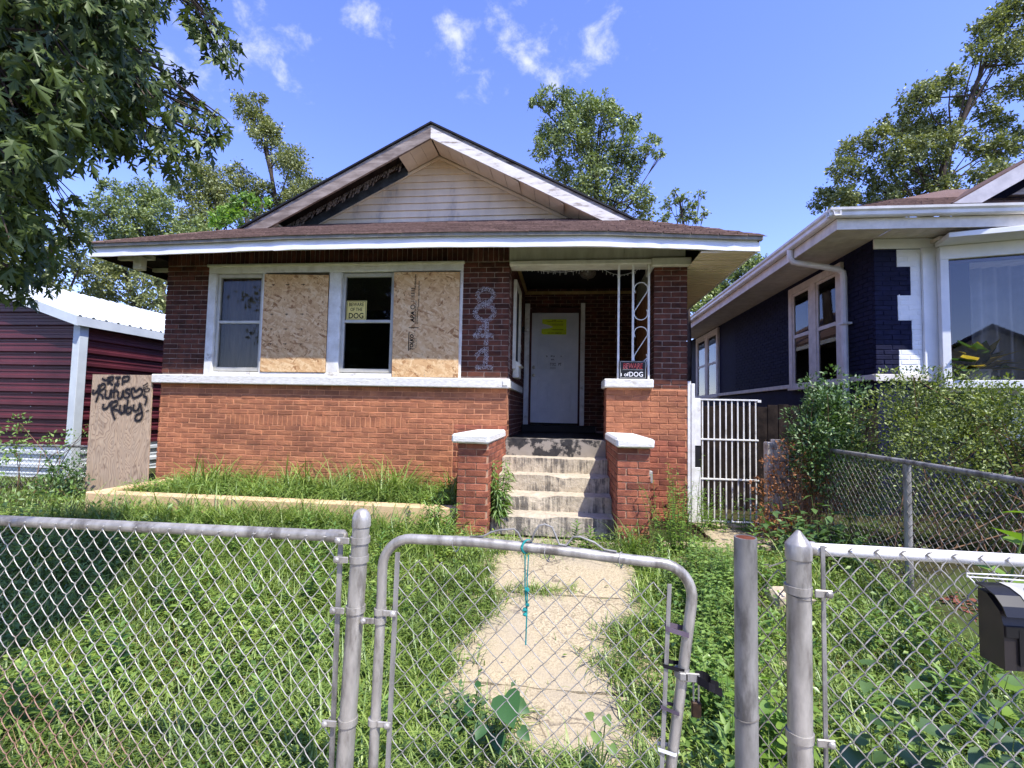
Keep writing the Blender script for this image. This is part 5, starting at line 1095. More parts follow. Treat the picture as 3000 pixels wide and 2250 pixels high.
# dead straw and ragged growth over the path edges
m_straw=leafmat('dry_straw',srgb(196,178,124),srgb(160,136,88),.25,.6,.03)
x,y=scatter(5200,-4.9,2.5,1.8,4.7); kk=keep_walk(x,y,.03); x,y=x[kk],y[kk]; n=len(x); blades('dry_straw',np.stack([x,y,gzn(x,y)+.02],1),rng.uniform(.06,.2,n),rng.uniform(.002,.004,n),rng.uniform(0,2*PI,n),rng.uniform(.5,1.4,n),rng.uniform(-.2,.5,n),m_straw)['label']='dead straw coloured blades lying through the lawn'
n=260; y=rng.uniform(2.0,4.35,n); s_=rng.integers(0,2,n); a_,b_=edge_w(y,y); x=np.where(s_==0,a_+rng.normal(.02,.06,n),b_+rng.normal(-.02,.07,n)); clumps('path_edge_grass',np.stack([x,y,gzn(x,y)+.03],1),12,.06,.2,.007,m_turf,'ragged grass creeping over the walkway edges')
x=np.concatenate([rng.uniform(-.6,.5,60),rng.uniform(-.5,-.2,26),rng.uniform(-.7,.5,22)]); y=np.concatenate([rng.uniform(1.9,2.25,60),rng.uniform(2.1,2.5,26),rng.uniform(4.2,4.42,22)]); clumps('path_weeds',np.stack([x,y,gzn(x,y)+.03],1),13,.07,.24,.008,m_long,'tufts of grass at the gate foot and at the bottom step')
x=np.concatenate([rng.normal(-2.9,.55,85),rng.normal(-4.3,.35,24)]); y=rng.uniform(4.45,4.76,len(x)); clumps('foxtail_grass',np.stack([x,y,gzn(x,y)],1),17,.25,.62,.012,m_long,'taller foxtail grass hiding the middle of the planter wall')
x,y=scatter(620,-4.6,2.45,1.9,4.5); kk=keep_walk(x,y,0)&((np.sin(x*2.1+.5)*np.cos(y*2.6-x)>-.25)|(x>-1.6)&(x<-.6)); x,y=x[kk],y[kk]; clumps('long_grass',np.stack([x,y,gzn(x,y)],1),15,.14,.40,.008,m_long,'patches of long uncut grass in the lawn')
# narrow leafed weed seedlings standing all over the lawn
x,y=scatter(200,-4.6,2.45,1.95,4.5); kk=keep_walk(x,y,0); x,y=x[kk],y[kk]; n=len(x); per=26; hh=rng.uniform(.10,.34,n); idx=np.repeat(np.arange(n),per); f=np.tile((np.arange(per)+.5)/per,n); a=np.tile(np.arange(per)*2.4,n)+rng.uniform(0,1,n*per)
P_=np.stack([x[idx],y[idx],gzn(x[idx],y[idx])+hh[idx]*(.15+.85*f)],1); D_2=np.stack([np.cos(a),np.sin(a),.1+.7*f],1)
cloud('lawn_weeds',(T_NARROW[0]*np.array([1.7,1,1]),T_NARROW[1]),P_,D_2,np.tile((0,0,1.),(n*per,1)),(.055+.05*hh[idx]/.3)*(1.15-.55*f),m_weed)['label']='upright narrow leafed weeds dotted over the lawn'
# --- leafy stems
def stems(name,label,cat,base,n,h0,h1,leaf,T,m,spread=.1,per=18,droop=.3,stem_r=.004,group=None,kind=None):
    base=Vector(base); t=thing(name,label,cat,base,group); P=[];D=[];Z=[]; mb_=MB()
    for i in range(n):
        a=random.uniform(0,2*PI); h=random.uniform(h0,h1); r=random.uniform(0,spread); b=base+Vector((r*math.cos(a),r*math.sin(a),-.03)); ln=Vector((math.cos(a),math.sin(a),0))*random.uniform(0,.35)*h
        pts=[b+ln*(k/5)**1.6+Vector((0,0,h*k/5)) for k in range(6)]; mb_.tube(pts,[stem_r*(1-.14*k) for k in range(6)],5)
        for q in range(per):
            f=.12+.88*(q+random.random())/per; k=min(int(f*5),4); u=f*5-k; p=pts[k].lerp(pts[k+1],u); aa=q*2.4+random.uniform(-.4,.4)
            P.append(p); D.append((math.cos(aa),math.sin(aa),random.uniform(-droop,.5-droop*.3))); Z.append(leaf*random.uniform(.6,1.15)*(1.15-.5*f))
    mb_.build('stem',m_stem,t); cloud('foliage',T,np.array(P),np.array(D),np.tile((0,0,1.),(len(P),1))+rng.normal(0,.2,(len(P),3)),Z,m,t); return t
stems('horseweed','tall drooping horseweed against the left stair pier','weed',(-.66,4.95,.5),9,.35,.68,.13,T_NARROW,m_weed,.06,60,.9)
stems('horseweed','horseweed stem at the right end of the planter','weed',(-1.2,4.62,.33),7,.3,.55,.12,T_NARROW,m_weed,.1,46,.7)
stems('leafy_weed','bushy leafy weed in front of the planter end','weed',(-1.5,4.45,.33),12,.18,.42,.08,T_LEAF,m_weed,.22,16)
stems('leafy_weed','tall leafy weed behind the left fence post','weed',(-2.0,4.5,.33),5,.3,.5,.09,T_LEAF,m_weed,.1,12)
clumps('dry_grass',[(.62+rng.normal(0,.05),4.45+rng.normal(0,.05),.36) for _ in range(9)],16,.15,.45,.009,m_long,'drooping grass at the foot of the right stair pier')
clumps('pier_grass',[(.55+rng.normal(0,.12),4.38+rng.normal(0,.04),.36) for _ in range(10)],14,.08,.2,.008,m_turf,'short grass tufts at the foot of the right stair pier')
stems('bright_weed','bright green feathery weed beside the right stair pier','weed',(1.0,4.55,.33),46,.18,.75,.045,T_LEAF,m_young,.19,26)
stems('climbing_weed','tall leafy weed climbing the right house corner','weed',(1.28,5.7,.35),12,.3,.85,.07,T_LEAF,m_weed,.16,18)
stems('leafy_weed','leafy weed clump at the foot of the white gate post','weed',(1.62,5.6,.35),26,.15,.5,.05,T_LEAF,m_young,.22,20)
stems('vine_weed','slender weed climbing the white gate post','weed',(1.55,5.9,.35),1,.8,.9,.06,T_LEAF,m_young,.02,14)
for i,(a,b_,lab) in enumerate((((.86,3.0),.2,'dense knee high weed patch right of the walkway'),((.82,2.5),.18,'low leafy weed patch beside the gate latch'),((1.25,3.9),.26,'broad weed patch between walkway and rubble'),((1.02,3.6),.2,'bushy weed patch overhanging the walkway'))):
    stems('weed_patch',lab,'weeds',(a[0],a[1],gz(*a)),60,.14,.42,.062,T_LEAF,m_weed,b_+.10,17,.2,.003,'weed patches right of the walkway')
stems('leafy_weed','weed sprouting in the iron gate gap','weed',(1.98,5.55,.34),8,.2,.42,.09,T_LEAF,m_weed,.12,10)
stems('pokeweed','tall bright green pokeweed in front of the side fence','weed',(1.99,2.62,.05),1,1.22,1.26,.24,T_LEAF,m_young,.0,16,.15,.010)
stems('broadleaf_plant','dark broad leafed plant in front of the hedge','plant',(2.3,4.6,.33),40,.25,.6,.15,T_LEAF,m_bush,.42,10,.7)
# mallow and morning glory by the gate
def big_leaf_plant(name,label,base,leaves,m,my=None):
    t=thing(name,label,'plant',base); b=Vector(base)
    for i,(dx,dy,dz,s,az,el) in enumerate(leaves):
        p=b+Vector((dx,dy,dz)); MB().tube([b,b.lerp(p,.5)+Vector((0,0,.03)),p],[.004,.003,.002],5).build('stem',m_stem,t)
        d=np.array([[math.cos(az)*math.cos(el),math.sin(az)*math.cos(el),math.sin(el)]]); nrm=np.array([[-.1,-.75,.65]])
        cloud('leaf',T_HEART,np.array([p]),d,nrm,[s],my if (my and i==len(leaves)-1) else m,t,None)
m_mallow=leafmat('mallow_leaf',srgb(70,116,58),srgb(56,100,50),.3,.5,.05)
big_leaf_plant('mallow_plant','mallow plant with one big round leaf growing by the gate',(-.30,2.2,.08),[(.05,-.02,.27,.15,-1.2,-.3),(.09,.02,.22,.08,-.3,-.3),(-.10,.02,.17,.06,2.6,-.1),(-.04,-.04,.15,.07,-1.9,-.4),(.02,0,.09,.08,-1.3,-.6),(-.08,.03,.27,.04,1.9,.3),(.12,0,.12,.06,-.5,-.5)],m_mallow)
big_leaf_plant('bindweed_seedling','heart leafed seedling with a yellow lower leaf at the gate foot',(.17,2.15,.06),[(-.02,0,.19,.055,-1.6,-.3),(.04,0,.14,.045,-.9,-.5),(-.035,0,.25,.04,2.7,.1),(.02,0,.26,.045,-1.2,-.4),(-.02,0,.07,.04,-1.7,-.5)],leafmat('seedling_leaf',srgb(120,150,70),srgb(96,130,60),.35),m_maply)
stems('leafy_weed','dark leafy weed round the mallow by the gate','weed',(-.42,2.3,.06),16,.12,.34,.07,T_LEAF,m_bush,.16,12,.3)
stems('climbing_weed','climbing weed with dark leaves under the mailbox','weed',(1.25,1.95,.05),10,.4,.8,.11,T_HEART,m_bush,.25,9,.5)
stems('leafy_weed','weed with pale heart leaves behind the right post','weed',(.85,2.2,.05),9,.2,.5,.08,T_HEART,m_young,.16,7,.4)
# --- hedge, bush, dead shrub, vines
def mass(name,label,cat,clumps_,leaf,dens,T,m,loc,stem_m,outward=.6,stemsn=8,group=None,updir=.3):
    t=thing(name,label,cat,loc,group); P=[];D=[]
    for cx,cy,cz,R in clumps_:
        n=int(dens*R*R); d=unit(rng.normal(0,1,(n,3))); r=R*rng.uniform(.35,1,(n,1))**.5; P.append(np.array([cx,cy,cz])+d*r); D.append(d*outward+rng.normal(0,.55,(n,3))+np.array([0,0,updir]))
    P=np.concatenate(P);D=np.concatenate(D); k=P[:,2]>loc[2]; P,D=P[k],D[k]; n=len(P)
    cloud('foliage',T,P,D,rng.normal(0,.5,(n,3))+np.array([0,-.3,.8]),leaf*rng.uniform(.6,1.2,n),m,t)
    s=MB()
    for i in range(stemsn):
        c=random.choice(clumps_); b=Vector((loc[0]+random.uniform(-.4,.4)*(max(q[0] for q in clumps_)-min(q[0] for q in clumps_)),loc[1]+random.uniform(-.2,.2),loc[2]-.05)); e=Vector(c[:3]); s.tube([b,b.lerp(e,.5)+Vector((random.uniform(-.1,.1),0,.1)),e],[.007,.005,.002],5)
    s.build('stem',stem_m,t); return t
H=[]
for i in range(30):
    x=random.uniform(3.0,6.2); H.append((x,random.uniform(4.25,5.5),1.22+random.uniform(0,.36)-.05*abs(x-3.7),random.uniform(.2,.42)))
for x,z in ((2.95,1.58),(3.1,1.70),(3.3,1.82),(3.5,1.84),(3.7,1.80),(3.95,1.68),(4.2,1.56),(4.5,1.44)): H.append((x,4.85,z-.05,.34))
for i in range(16): H.append((random.uniform(3.0,5.6),random.uniform(5.0,5.7),random.uniform(.5,.95),.36))
for x in np.arange(2.95,5.4,.16): H.append((float(x),4.8+random.uniform(-.2,.2),1.88-.07*(float(x)-3)+random.uniform(-.02,.14),random.uniform(.08,.14)))
for i in range(34):
    x=random.uniform(2.95,5.4); y=random.uniform(4.3,5.2); z=1.62-.05*abs(x-3.6); dx=random.uniform(-.12,.12); k_=random.randrange(3,6)
    for j in range(k_): H.append((x+dx*j*.4,y-.02*j,z+.075*j,.075-.008*j))
mass('privet_hedge','wide yellow green privet hedge under the neighbour bay window','hedge',H,.037,7000,T_LEAF,m_hedge,(4,4.9,.4),m_twig,.6,40)
B=[(2.55,5.15,1.1,.3),(2.7,5.1,1.6,.26),(2.45,5.1,1.42,.2),(2.75,5.3,1.25,.38),(2.6,5.3,1.5,.28),(2.75,5.4,1.75,.22),(2.62,5.45,1.95,.13),(2.95,5.4,1.85,.16),(2.5,5.2,1.2,.25),(2.4,5.3,1.35,.16),(2.75,5.3,2.05,.10),(2.9,5.2,1.0,.4),(3.1,5.5,1.95,.12),(2.36,5.3,1.62,.10)]
for i in range(26):
    a=random.uniform(0,2*PI); b0=Vector((2.65+random.uniform(-.15,.3),5.25,1.5+random.uniform(-.5,.3))); d=Vector((math.cos(a)*.8-.15,-.35+.2*math.sin(a),random.uniform(.5,1.3))).normalized()
    for j in range(6): p=b0+d*.075*j-Vector((0,0,.006*j*j)); B.append((p.x,p.y,p.z,.075-.008*j))
mass('leafy_bush','dark green bush with arching sprays left of the hedge','bush',B,.045,7000,T_LEAF,m_bush,(2.7,5.3,.35),m_twig,.9,14)
Dd=[(2.0,5.1,.62,.14),(1.95,5.1,.9,.10),(2.18,5.1,1.3,.09),(2.35,5.25,1.2,.18),(2.25,5.2,.95,.2),(2.15,5.2,.75,.2),(2.2,5.15,.5,.25),(2.45,5.2,1.0,.2),(2.5,5.25,1.35,.15),(2.3,5.2,.4,.25),(2.05,5.2,.45,.15),(2.55,5.2,.75,.18),(2.12,5.25,1.1,.12)]
ds=mass('dead_shrub','dead brown shrub tangled round the wooden post','shrub',Dd,.038,5600,T_LEAF,m_dead,(2.3,5.25,.3),m_twig,.5,16)
s=MB()
for i in range(26):
    b=Vector((2.28+random.uniform(-.05,.05),5.2,.35)); e=b+Vector((random.uniform(-.35,.4),random.uniform(-.25,.1),random.uniform(.2,1.05))); mid=b.lerp(e,.5)+Vector((random.uniform(-.06,.06),0,.06)); s.tube([b,mid,e],[.005,.003,.0012],5)
s.build('twig',m_twig,ds)
VN=[(-6.75,5.9,.62,.2),(-6.6,5.85,.5,.22),(-6.9,5.9,.5,.22),(-7.1,5.95,.42,.2),(-6.75,5.75,.4,.25),(-6.65,6.0,.8,.14),(-7.0,5.95,.75,.14)]
mass('ivy_clump','dark leafy vine clump at the foot of the plywood','vine',VN,.065,3200,T_LEAF,m_bush,(-6.8,5.85,.3),m_twig)
mass('climbing_vine','yellow green vine sprays climbing the garage side fence','vine',[(-7.95,6.1,1.05,.2),(-7.85,6.1,1.3,.12),(-7.75,6.05,.9,.16),(-8.1,6.1,.85,.2),(-7.45,6.1,.95,.12),(-7.3,6.1,1.1,.08),(-7.1,6.1,1.05,.1),(-7.0,6.1,1.2,.07),(-6.75,6.1,1.15,.07),(-6.72,6.1,1.3,.05)],.06,2600,T_LEAF,m_weed,(-7.6,6.1,.35),m_twig)
LW=[(-6.2+.3*i+rng.normal(0,.1),4.5+rng.normal(0,.35),.42,.2) for i in range(8)]+[(-6.9,5.2,.45,.3),(-6.4,5.2,.4,.3),(-5.8,5.0,.4,.25),(-7.4,5.4,.4,.3),(-7.9,5.3,.4,.3),(-5.6,4.7,.38,.2),(-5.4,4.5,.36,.2),(-8.5,5.6,.4,.35),(-6.9,4.4,.35,.3)]
mass('weed_patch','leafy weeds spreading left of the planter','weeds',LW,.065,900,T_LEAF,m_weed,(-6.3,4.8,.3),m_stem,.3,4)
n=9000; x=rng.uniform(-11,-5.3,n); y=rng.uniform(3.2,7.0,n); blades('side_lawn',np.stack([x,y,gzn(x,y)],1),rng.uniform(.05,.14,n),rng.uniform(.005,.009,n),rng.uniform(0,2*PI,n),rng.uniform(0,.5,n),rng.uniform(.2,1.2,n),m_turf)['label']='grass in front of the maroon garage'
# the dry stone rubble by the fence
m_rub=M('broken_concrete',srgb(206,190,164),srgb(160,146,126),14,.95,.1,bump=.7,bscale=50); m_rot=M('rotten_log_wood',srgb(92,76,66),srgb(44,36,32),20,.95,.1,bump=.9,bscale=60,bdist=.01)
for (x,y,z,dx,dy,dz,lab,mm) in ((1.56,3.62,.30,.24,.16,.17,'pale broken concrete block standing in the weeds behind the right posts',m_rub),(1.38,3.36,.18,.30,.10,.07,'flat broken concrete piece lying below the rotten log',m_rub),(1.30,3.05,.15,.18,.08,.05,'small tan concrete chip near the right fence post',m_rub)):
    me=bpy.data.meshes.new('rubble'); bm=bmesh.new(); bmesh.ops.create_cube(bm,size=1); bmesh.ops.subdivide_edges(bm,edges=bm.edges[:],cuts=3,use_grid_fill=True)
    for v in bm.verts: v.co=Vector((v.co.x*dx,v.co.y*dy,v.co.z*dz))+Vector([random.uniform(-.014,.014) for _ in range(3)])
    bm.to_mesh(me); bm.free(); me.materials.append(mm); o=obj('concrete_rubble',me,None,(x,y,z)); o.rotation_euler=(.15,.1,random.uniform(-.4,.4)); tag(o,lab,'rubble','rubble in the weeds')
me=MB().tube([(1.22+.06*i,3.62+.01*i,.27+.012*math.sin(i*2)) for i in range(5)],[.07,.085,.08,.075,.05],10).mesh('rotten_log',m_rot)
for v in me.vertices: v.co+=Vector([random.uniform(-.012,.012) for _ in range(3)])
tag(obj('rotten_log',me),'dark rotten log lying among the rubble','log')
# scattered red mulch in the neighbour bed
n=2600; x=rng.uniform(2.75,4.6,n); y=rng.uniform(2.4,4.0,n); a=rng.uniform(0,2*PI,n); cloud('red_mulch',T_QUAD,np.stack([x,y,gzn(x,y)+rng.uniform(.0,.03,n)],1),np.stack([np.cos(a),np.sin(a),rng.normal(0,.2,n)],1),np.tile((0,0,1.),(n,1))+rng.normal(0,.3,(n,3)),rng.uniform(.03,.07,n),M('red_mulch_chip',srgb(140,88,72),srgb(100,60,50),9,.9,.1,rnd=.25))['label']='red wood mulch under the hedge'
# ------------------------------------------------------------------ trees
MAPLE= [(-4.35,2.65,3.6,0.2),(-3.1,1.98,3.08,0.18),(-3.31,1.97,3.53,0.19),(-2.86,1.91,2.48,0.14),(-4.06,2.7,4.21,0.15),(-3.09,2.76,4.21,0.21),(-2.28,1.65,3.26,0.18),(-3.4,2.07,2.78,0.2),(-2.88,2.26,3.55,0.13),(-3.42,2.12,2.6,0.13),(-2.84,1.72,3.34,0.2),(-2.44,1.8,2.84,0.19),(-3.7,2.71,3.27,0.2),(-2.57,2.11,3.42,0.14),(-2.43,1.6,2.49,0.21),(-2.48,2.03,3.19,0.2),(-2.36,1.84,3.02,0.13),(-4.15,2.72,3.0,0.19),(-2.96,1.88,3.06,0.15),(-3.24,2.53,3.41,0.15),(-2.86,2.13,3.76,0.21),(-2.47,2.16,3.11,0.15),(-3.46,2.59,2.81,0.18),(-2.44,2.33,3.48,0.19),(-2.8,2.54,3.81,0.13),(-3.01,2.46,3.85,0.2),(-3.44,2.54,3.08,0.16),(-3.25,2.61,4.19,0.17),(-2.69,2.49,4.02,0.16),(-3.55,2.12,3.79,0.15),(-2.59,1.59,2.79,0.16),(-2.69,1.76,3.34,0.16),(-2.55,1.79,2.26,0.15),(-3.47,2.58,4.29,0.13),(-2.74,2.33,4.04,0.18),(-2.22,1.95,3.18,0.18),(-3.16,2.71,3.84,0.14),(-4.04,2.65,3.2,0.16),(-4.01,2.7,4.02,0.21),(-2.64,2.11,3.24,0.17),(-2.67,1.88,2.98,0.17),(-2.44,1.75,2.43,0.15),(-2.78,1.89,3.34,0.15),(-2.86,2.47,3.38,0.19),(-3.17,2.06,2.62,0.16),(-3.14,2.24,3.13,0.19),(-2.43,2.02,3.82,0.2),(-3.53,2.18,2.64,0.19),(-3.13,2.75,3.56,0.16),(-2.57,1.86,2.4,0.19),(-3.35,2.55,3.87,0.14),(-2.89,2.3,3.13,0.14),(-4.08,2.51,4.01,0.18),(-4.4,2.72,3.03,0.19),(-3.98,2.73,3.2,0.14),(-2.65,1.74,2.68,0.13),(-2.69,1.7,3.01,0.19),(-3.11,2.37,3.66,0.21),(-2.38,1.73,3.5,0.17),(-2.73,2.35,3.72,0.19),(-2.51,2.0,3.64,0.19),(-2.63,1.77,2.54,0.14),(-3.07,1.99,2.87,0.17),(-2.49,1.82,2.44,0.13),(-2.14,1.91,3.38,0.18),(-2.35,2.04,3.28,0.18),(-2.61,1.9,3.14,0.18),(-2.31,2.18,3.31,0.13),(-2.84,2.66,4.57,0.16),(-2.18,1.68,3.37,0.16),(-2.78,1.9,3.33,0.15),(-3.45,2.68,4.57,0.21),(-3.16,2.05,2.77,0.19),(-2.7,1.74,3.32,0.14),(-3.05,2.23,3.54,0.19),(-2.77,2.54,4.09,0.18),(-4.14,2.44,4.33,0.13),(-2.28,1.84,3.13,0.17),(-2.41,1.62,3.4,0.16),(-2.54,1.76,3.56,0.14),(-2.11,1.7,2.94,0.14),(-3.4,2.24,4.17,0.18),(-3.37,2.53,3.12,0.15),(-2.62,1.75,3.45,0.2),(-2.59,1.82,3.48,0.14),(-2.33,1.8,2.75,0.13),(-2.52,1.67,3.11,0.16),(-2.69,2.58,3.27,0.18),(-2.3,1.63,2.33,0.14),(-2.56,1.8,2.61,0.17),(-3.05,1.81,3.65,0.2),(-3.1,2.11,3.24,0.13),(-2.43,2.23,3.92,0.17),(-4.13,2.62,3.91,0.16),(-2.84,1.84,2.43,0.13),(-3.2,2.71,3.54,0.15),(-3.32,2.29,3.84,0.19),(-2.92,1.99,3.28,0.2),(-3.48,2.58,4.23,0.13),(-3.74,2.41,4.19,0.15),(-3.09,2.24,4.15,0.14),(-2.41,1.79,3.15,0.16),(-3.33,2.47,3.15,0.15),(-3.33,2.04,3.83,0.19),(-2.51,2.32,3.59,0.14),(-3.93,2.65,3.46,0.21),(-2.18,1.79,3.02,0.14),(-3.32,2.43,4.15,0.19),(-2.99,2.0,3.37,0.2),(-3.8,2.53,3.12,0.14),(-3.04,2.31,3.38,0.15),(-2.28,1.61,2.6,0.14),(-3.53,2.31,3.89,0.19),(-2.86,2.63,4.4,0.16),(-2.08,1.61,3.3,0.14),(-2.99,2.54,4.24,0.2),(-2.84,1.77,3.5,0.16),(-2.65,2.46,4.18,0.14),(-2.93,2.5,3.61,0.21),(-3.18,2.21,3.91,0.19),(-3.49,2.47,3.36,0.18),(-3.7,2.6,3.82,0.13),(-2.2,1.66,3.15,0.14),(-3.34,2.74,3.79,0.16),(-2.42,2.35,4.21,0.15),(-2.14,1.66,2.94,0.21),(-2.41,1.87,2.97,0.21),(-2.63,2.41,3.26,0.16),(-4.07,2.43,4.4,0.2),(-3.31,2.19,2.64,0.21),(-2.99,2.02,3.18,0.15),(-2.22,1.96,3.59,0.14),(-4.11,2.62,4.1,0.13),(-3.03,2.01,3.16,0.16),(-2.86,2.73,4.29,0.14),(-3.3,2.13,2.86,0.17),(-2.94,2.03,2.93,0.19),(-2.73,1.77,2.9,0.16),(-2.24,2.16,3.91,0.16),(-3.57,2.15,3.54,0.2),(-3.37,2.5,3.31,0.21),(-3.93,2.46,3.48,0.16),(-3.45,2.22,3.48,0.15),(-2.41,1.84,3.6,0.14),(-3.57,2.54,2.79,0.2),(-2.81,2.45,3.54,0.15),(-3.84,2.42,4.31,0.13),(-3.59,2.25,2.59,0.13),(-3.0,2.5,4.18,0.18),(-2.5,1.55,3.33,0.17),(-2.88,2.63,4.39,0.19),(-2.54,1.74,3.15,0.17),(-3.07,1.98,3.52,0.15),(-2.88,1.8,3.13,0.18),(-2.21,1.93,3.48,0.18),(-2.16,1.69,2.69,0.17),(-3.43,2.67,2.84,0.14),(-3.82,2.64,3.81,0.18),(-2.69,1.75,2.45,0.2),(-3.32,2.75,4.59,0.18),(-2.53,2.35,3.7,0.14),(-2.37,2.2,3.29,0.14),(-2.69,1.7,2.96,0.15),(-4.18,2.67,3.49,0.17),(-2.9,1.88,2.51,0.14),(-3.04,2.32,3.69,0.16),(-3.96,2.67,3.48,0.18),(-2.21,2.22,3.08,0.17),(-2.48,2.1,3.07,0.15),(-2.35,1.98,3.61,0.19),(-2.84,1.8,3.43,0.18),(-2.53,2.28,3.95,0.13),(-2.55,2.33,3.97,0.18),(-2.61,1.94,2.36,0.16),(-2.52,2.31,4.19,0.18),(-2.85,2.56,3.73,0.19),(-2.66,1.75,2.86,0.19),(-2.33,1.92,2.98,0.21),(-2.68,2.02,2.78,0.13),(-2.48,2.36,3.23,0.16),(-2.54,1.56,3.06,0.13),(-2.54,2.4,4.07,0.17),(-3.21,2.55,4.45,0.18),(-3.14,2.66,4.56,0.15),(-2.94,1.82,3.17,0.14),(-2.4,2.64,4.13,0.124),(-2.31,2.66,4.02,0.124),(-2.23,2.68,3.94,0.124),(-2.17,2.69,3.85,0.0992),(-2.27,2.65,4.31,0.124),(-2.22,2.58,3.35,0.10540000000000001),(-2.13,2.59,3.3,0.093),(-2.2,2.59,3.2,0.0806),(-2.6,2.79,3.61,0.124),(-2.59,2.78,3.74,0.11159999999999999),(-2.41,2.56,3.19,0.124),(-2.44,2.7,3.13,0.11159999999999999),(-3.68,2.86,2.45,0.1364),(-3.73,2.98,2.55,0.1364),(-3.52,2.62,2.35,0.124),(-3.76,3.16,2.87,0.124),(-3.75,3.15,3.08,0.11159999999999999)]
TALL = [(-17.73,23.63,17.97,0.73),(-17.04,23.66,18.53,0.38),(-17.18,23.89,17.35,0.86),(-16.52,23.71,16.34,0.79),(-15.87,24.29,15.53,0.72),(-16.35,23.89,16.92,0.57),(-14.83,23.44,14.72,0.94),(-14.09,24.61,13.73,0.75),(-15.19,24.6,13.96,0.84),(-15.73,24.26,12.83,0.75),(-16.57,23.66,13.43,0.66),(-18.23,23.87,14.26,0.72),(-17.58,23.93,13.46,0.76),(-19.0,23.89,13.31,0.67),(-14.34,23.29,12.79,0.84),(-16.91,23.93,12.28,0.85)]
TALLB = [(-18.26,21.28,13.45,0.59),(-17.77,21.26,12.92,0.75),(-18.58,21.49,12.77,0.76),(-17.18,21.19,12.21,0.58),(-19.19,21.32,12.27,0.67),(-18.06,21.56,11.72,0.84),(-16.96,21.5,11.52,0.67),(-16.57,21.39,11.0,0.75),(-17.63,20.87,10.68,0.83),(-18.72,21.22,10.71,0.75)]
WIDE = [(-20.58,19.18,11.2,0.62),(-19.4,19.42,11.4,0.62),(-18.68,19.27,10.83,0.69),(-19.66,18.92,10.38,0.77),(-20.68,18.61,10.25,0.7),(-18.11,18.79,9.87,0.69),(-18.92,18.66,9.43,0.76),(-19.92,19.25,9.29,0.77),(-20.94,19.34,9.16,0.7),(-17.66,18.7,10.64,0.53),(-17.23,19.04,9.23,0.61),(-18.38,19.37,8.95,0.61),(-16.56,18.87,9.06,0.53),(-15.91,18.56,9.2,0.6),(-21.87,19.12,9.97,0.62)]
BACKA = [(-18.18,16.85,7.09,0.62),(-17.28,16.56,7.22,0.68),(-16.48,16.74,6.52,0.68),(-17.66,16.39,6.25,0.68),(-18.59,16.61,6.54,0.62),(-16.72,16.92,5.69,0.61),(-15.96,16.62,5.55,0.54),(-17.91,16.51,5.56,0.55),(-18.85,17.05,5.84,0.55),(-15.92,17.45,7.06,0.54)]
BACKB = [(-19.79,15.45,6.75,0.75),(-18.84,14.77,7.11,0.74),(-17.83,15.47,6.72,0.61),(-18.04,14.58,5.85,0.55),(-19.29,14.61,5.86,0.62),(-20.29,14.45,6.0,0.62),(-17.34,14.51,7.46,0.61),(-21.22,15.14,6.77,0.75)]
YOUNG = [(-10.32,13.56,7.85,0.27),(-9.99,13.5,8.01,0.23),(-10.6,13.58,7.64,0.3),(-10.87,13.49,7.38,0.27),(-9.75,13.57,7.84,0.19),(-9.41,13.52,7.94,0.16),(-10.18,13.51,7.41,0.27)]
CENTER = [(-0.77,14.75,11.54,0.42),(-1.11,14.97,11.67,0.24),(-0.11,14.97,11.73,0.31),(0.55,15.26,11.58,0.44),(1.09,14.84,11.44,0.33),(0.23,14.78,11.03,0.6),(-0.54,15.31,10.84,0.55),(0.99,14.58,10.77,0.55),(1.74,15.03,10.73,0.41),(1.41,14.88,11.2,0.24),(2.05,15.06,10.94,0.22),(-0.75,15.08,10.16,0.5),(0.13,14.52,10.13,0.66),(1.1,15.27,9.86,0.65),(1.95,14.91,9.94,0.52),(2.59,14.9,10.02,0.32),(2.85,15.12,9.79,0.19),(-0.3,15.25,9.47,0.49),(0.68,14.78,9.09,0.65),(1.75,15.16,9.06,0.49),(0.37,14.63,8.55,0.54),(1.33,15.02,8.3,0.59),(2.18,14.68,8.27,0.43),(2.06,15.08,9.49,0.32),(2.39,15.28,7.94,0.37)]
SPRIG = [(2.7,13.02,7.27,0.2),(3.01,12.93,7.44,0.17),(3.32,13.0,7.2,0.18),(3.5,13.0,7.52,0.11),(3.14,12.99,6.97,0.23),(3.59,12.96,7.05,0.13),(2.52,12.96,6.89,0.2),(2.83,12.99,7.64,0.11),(3.41,12.94,6.87,0.16)]
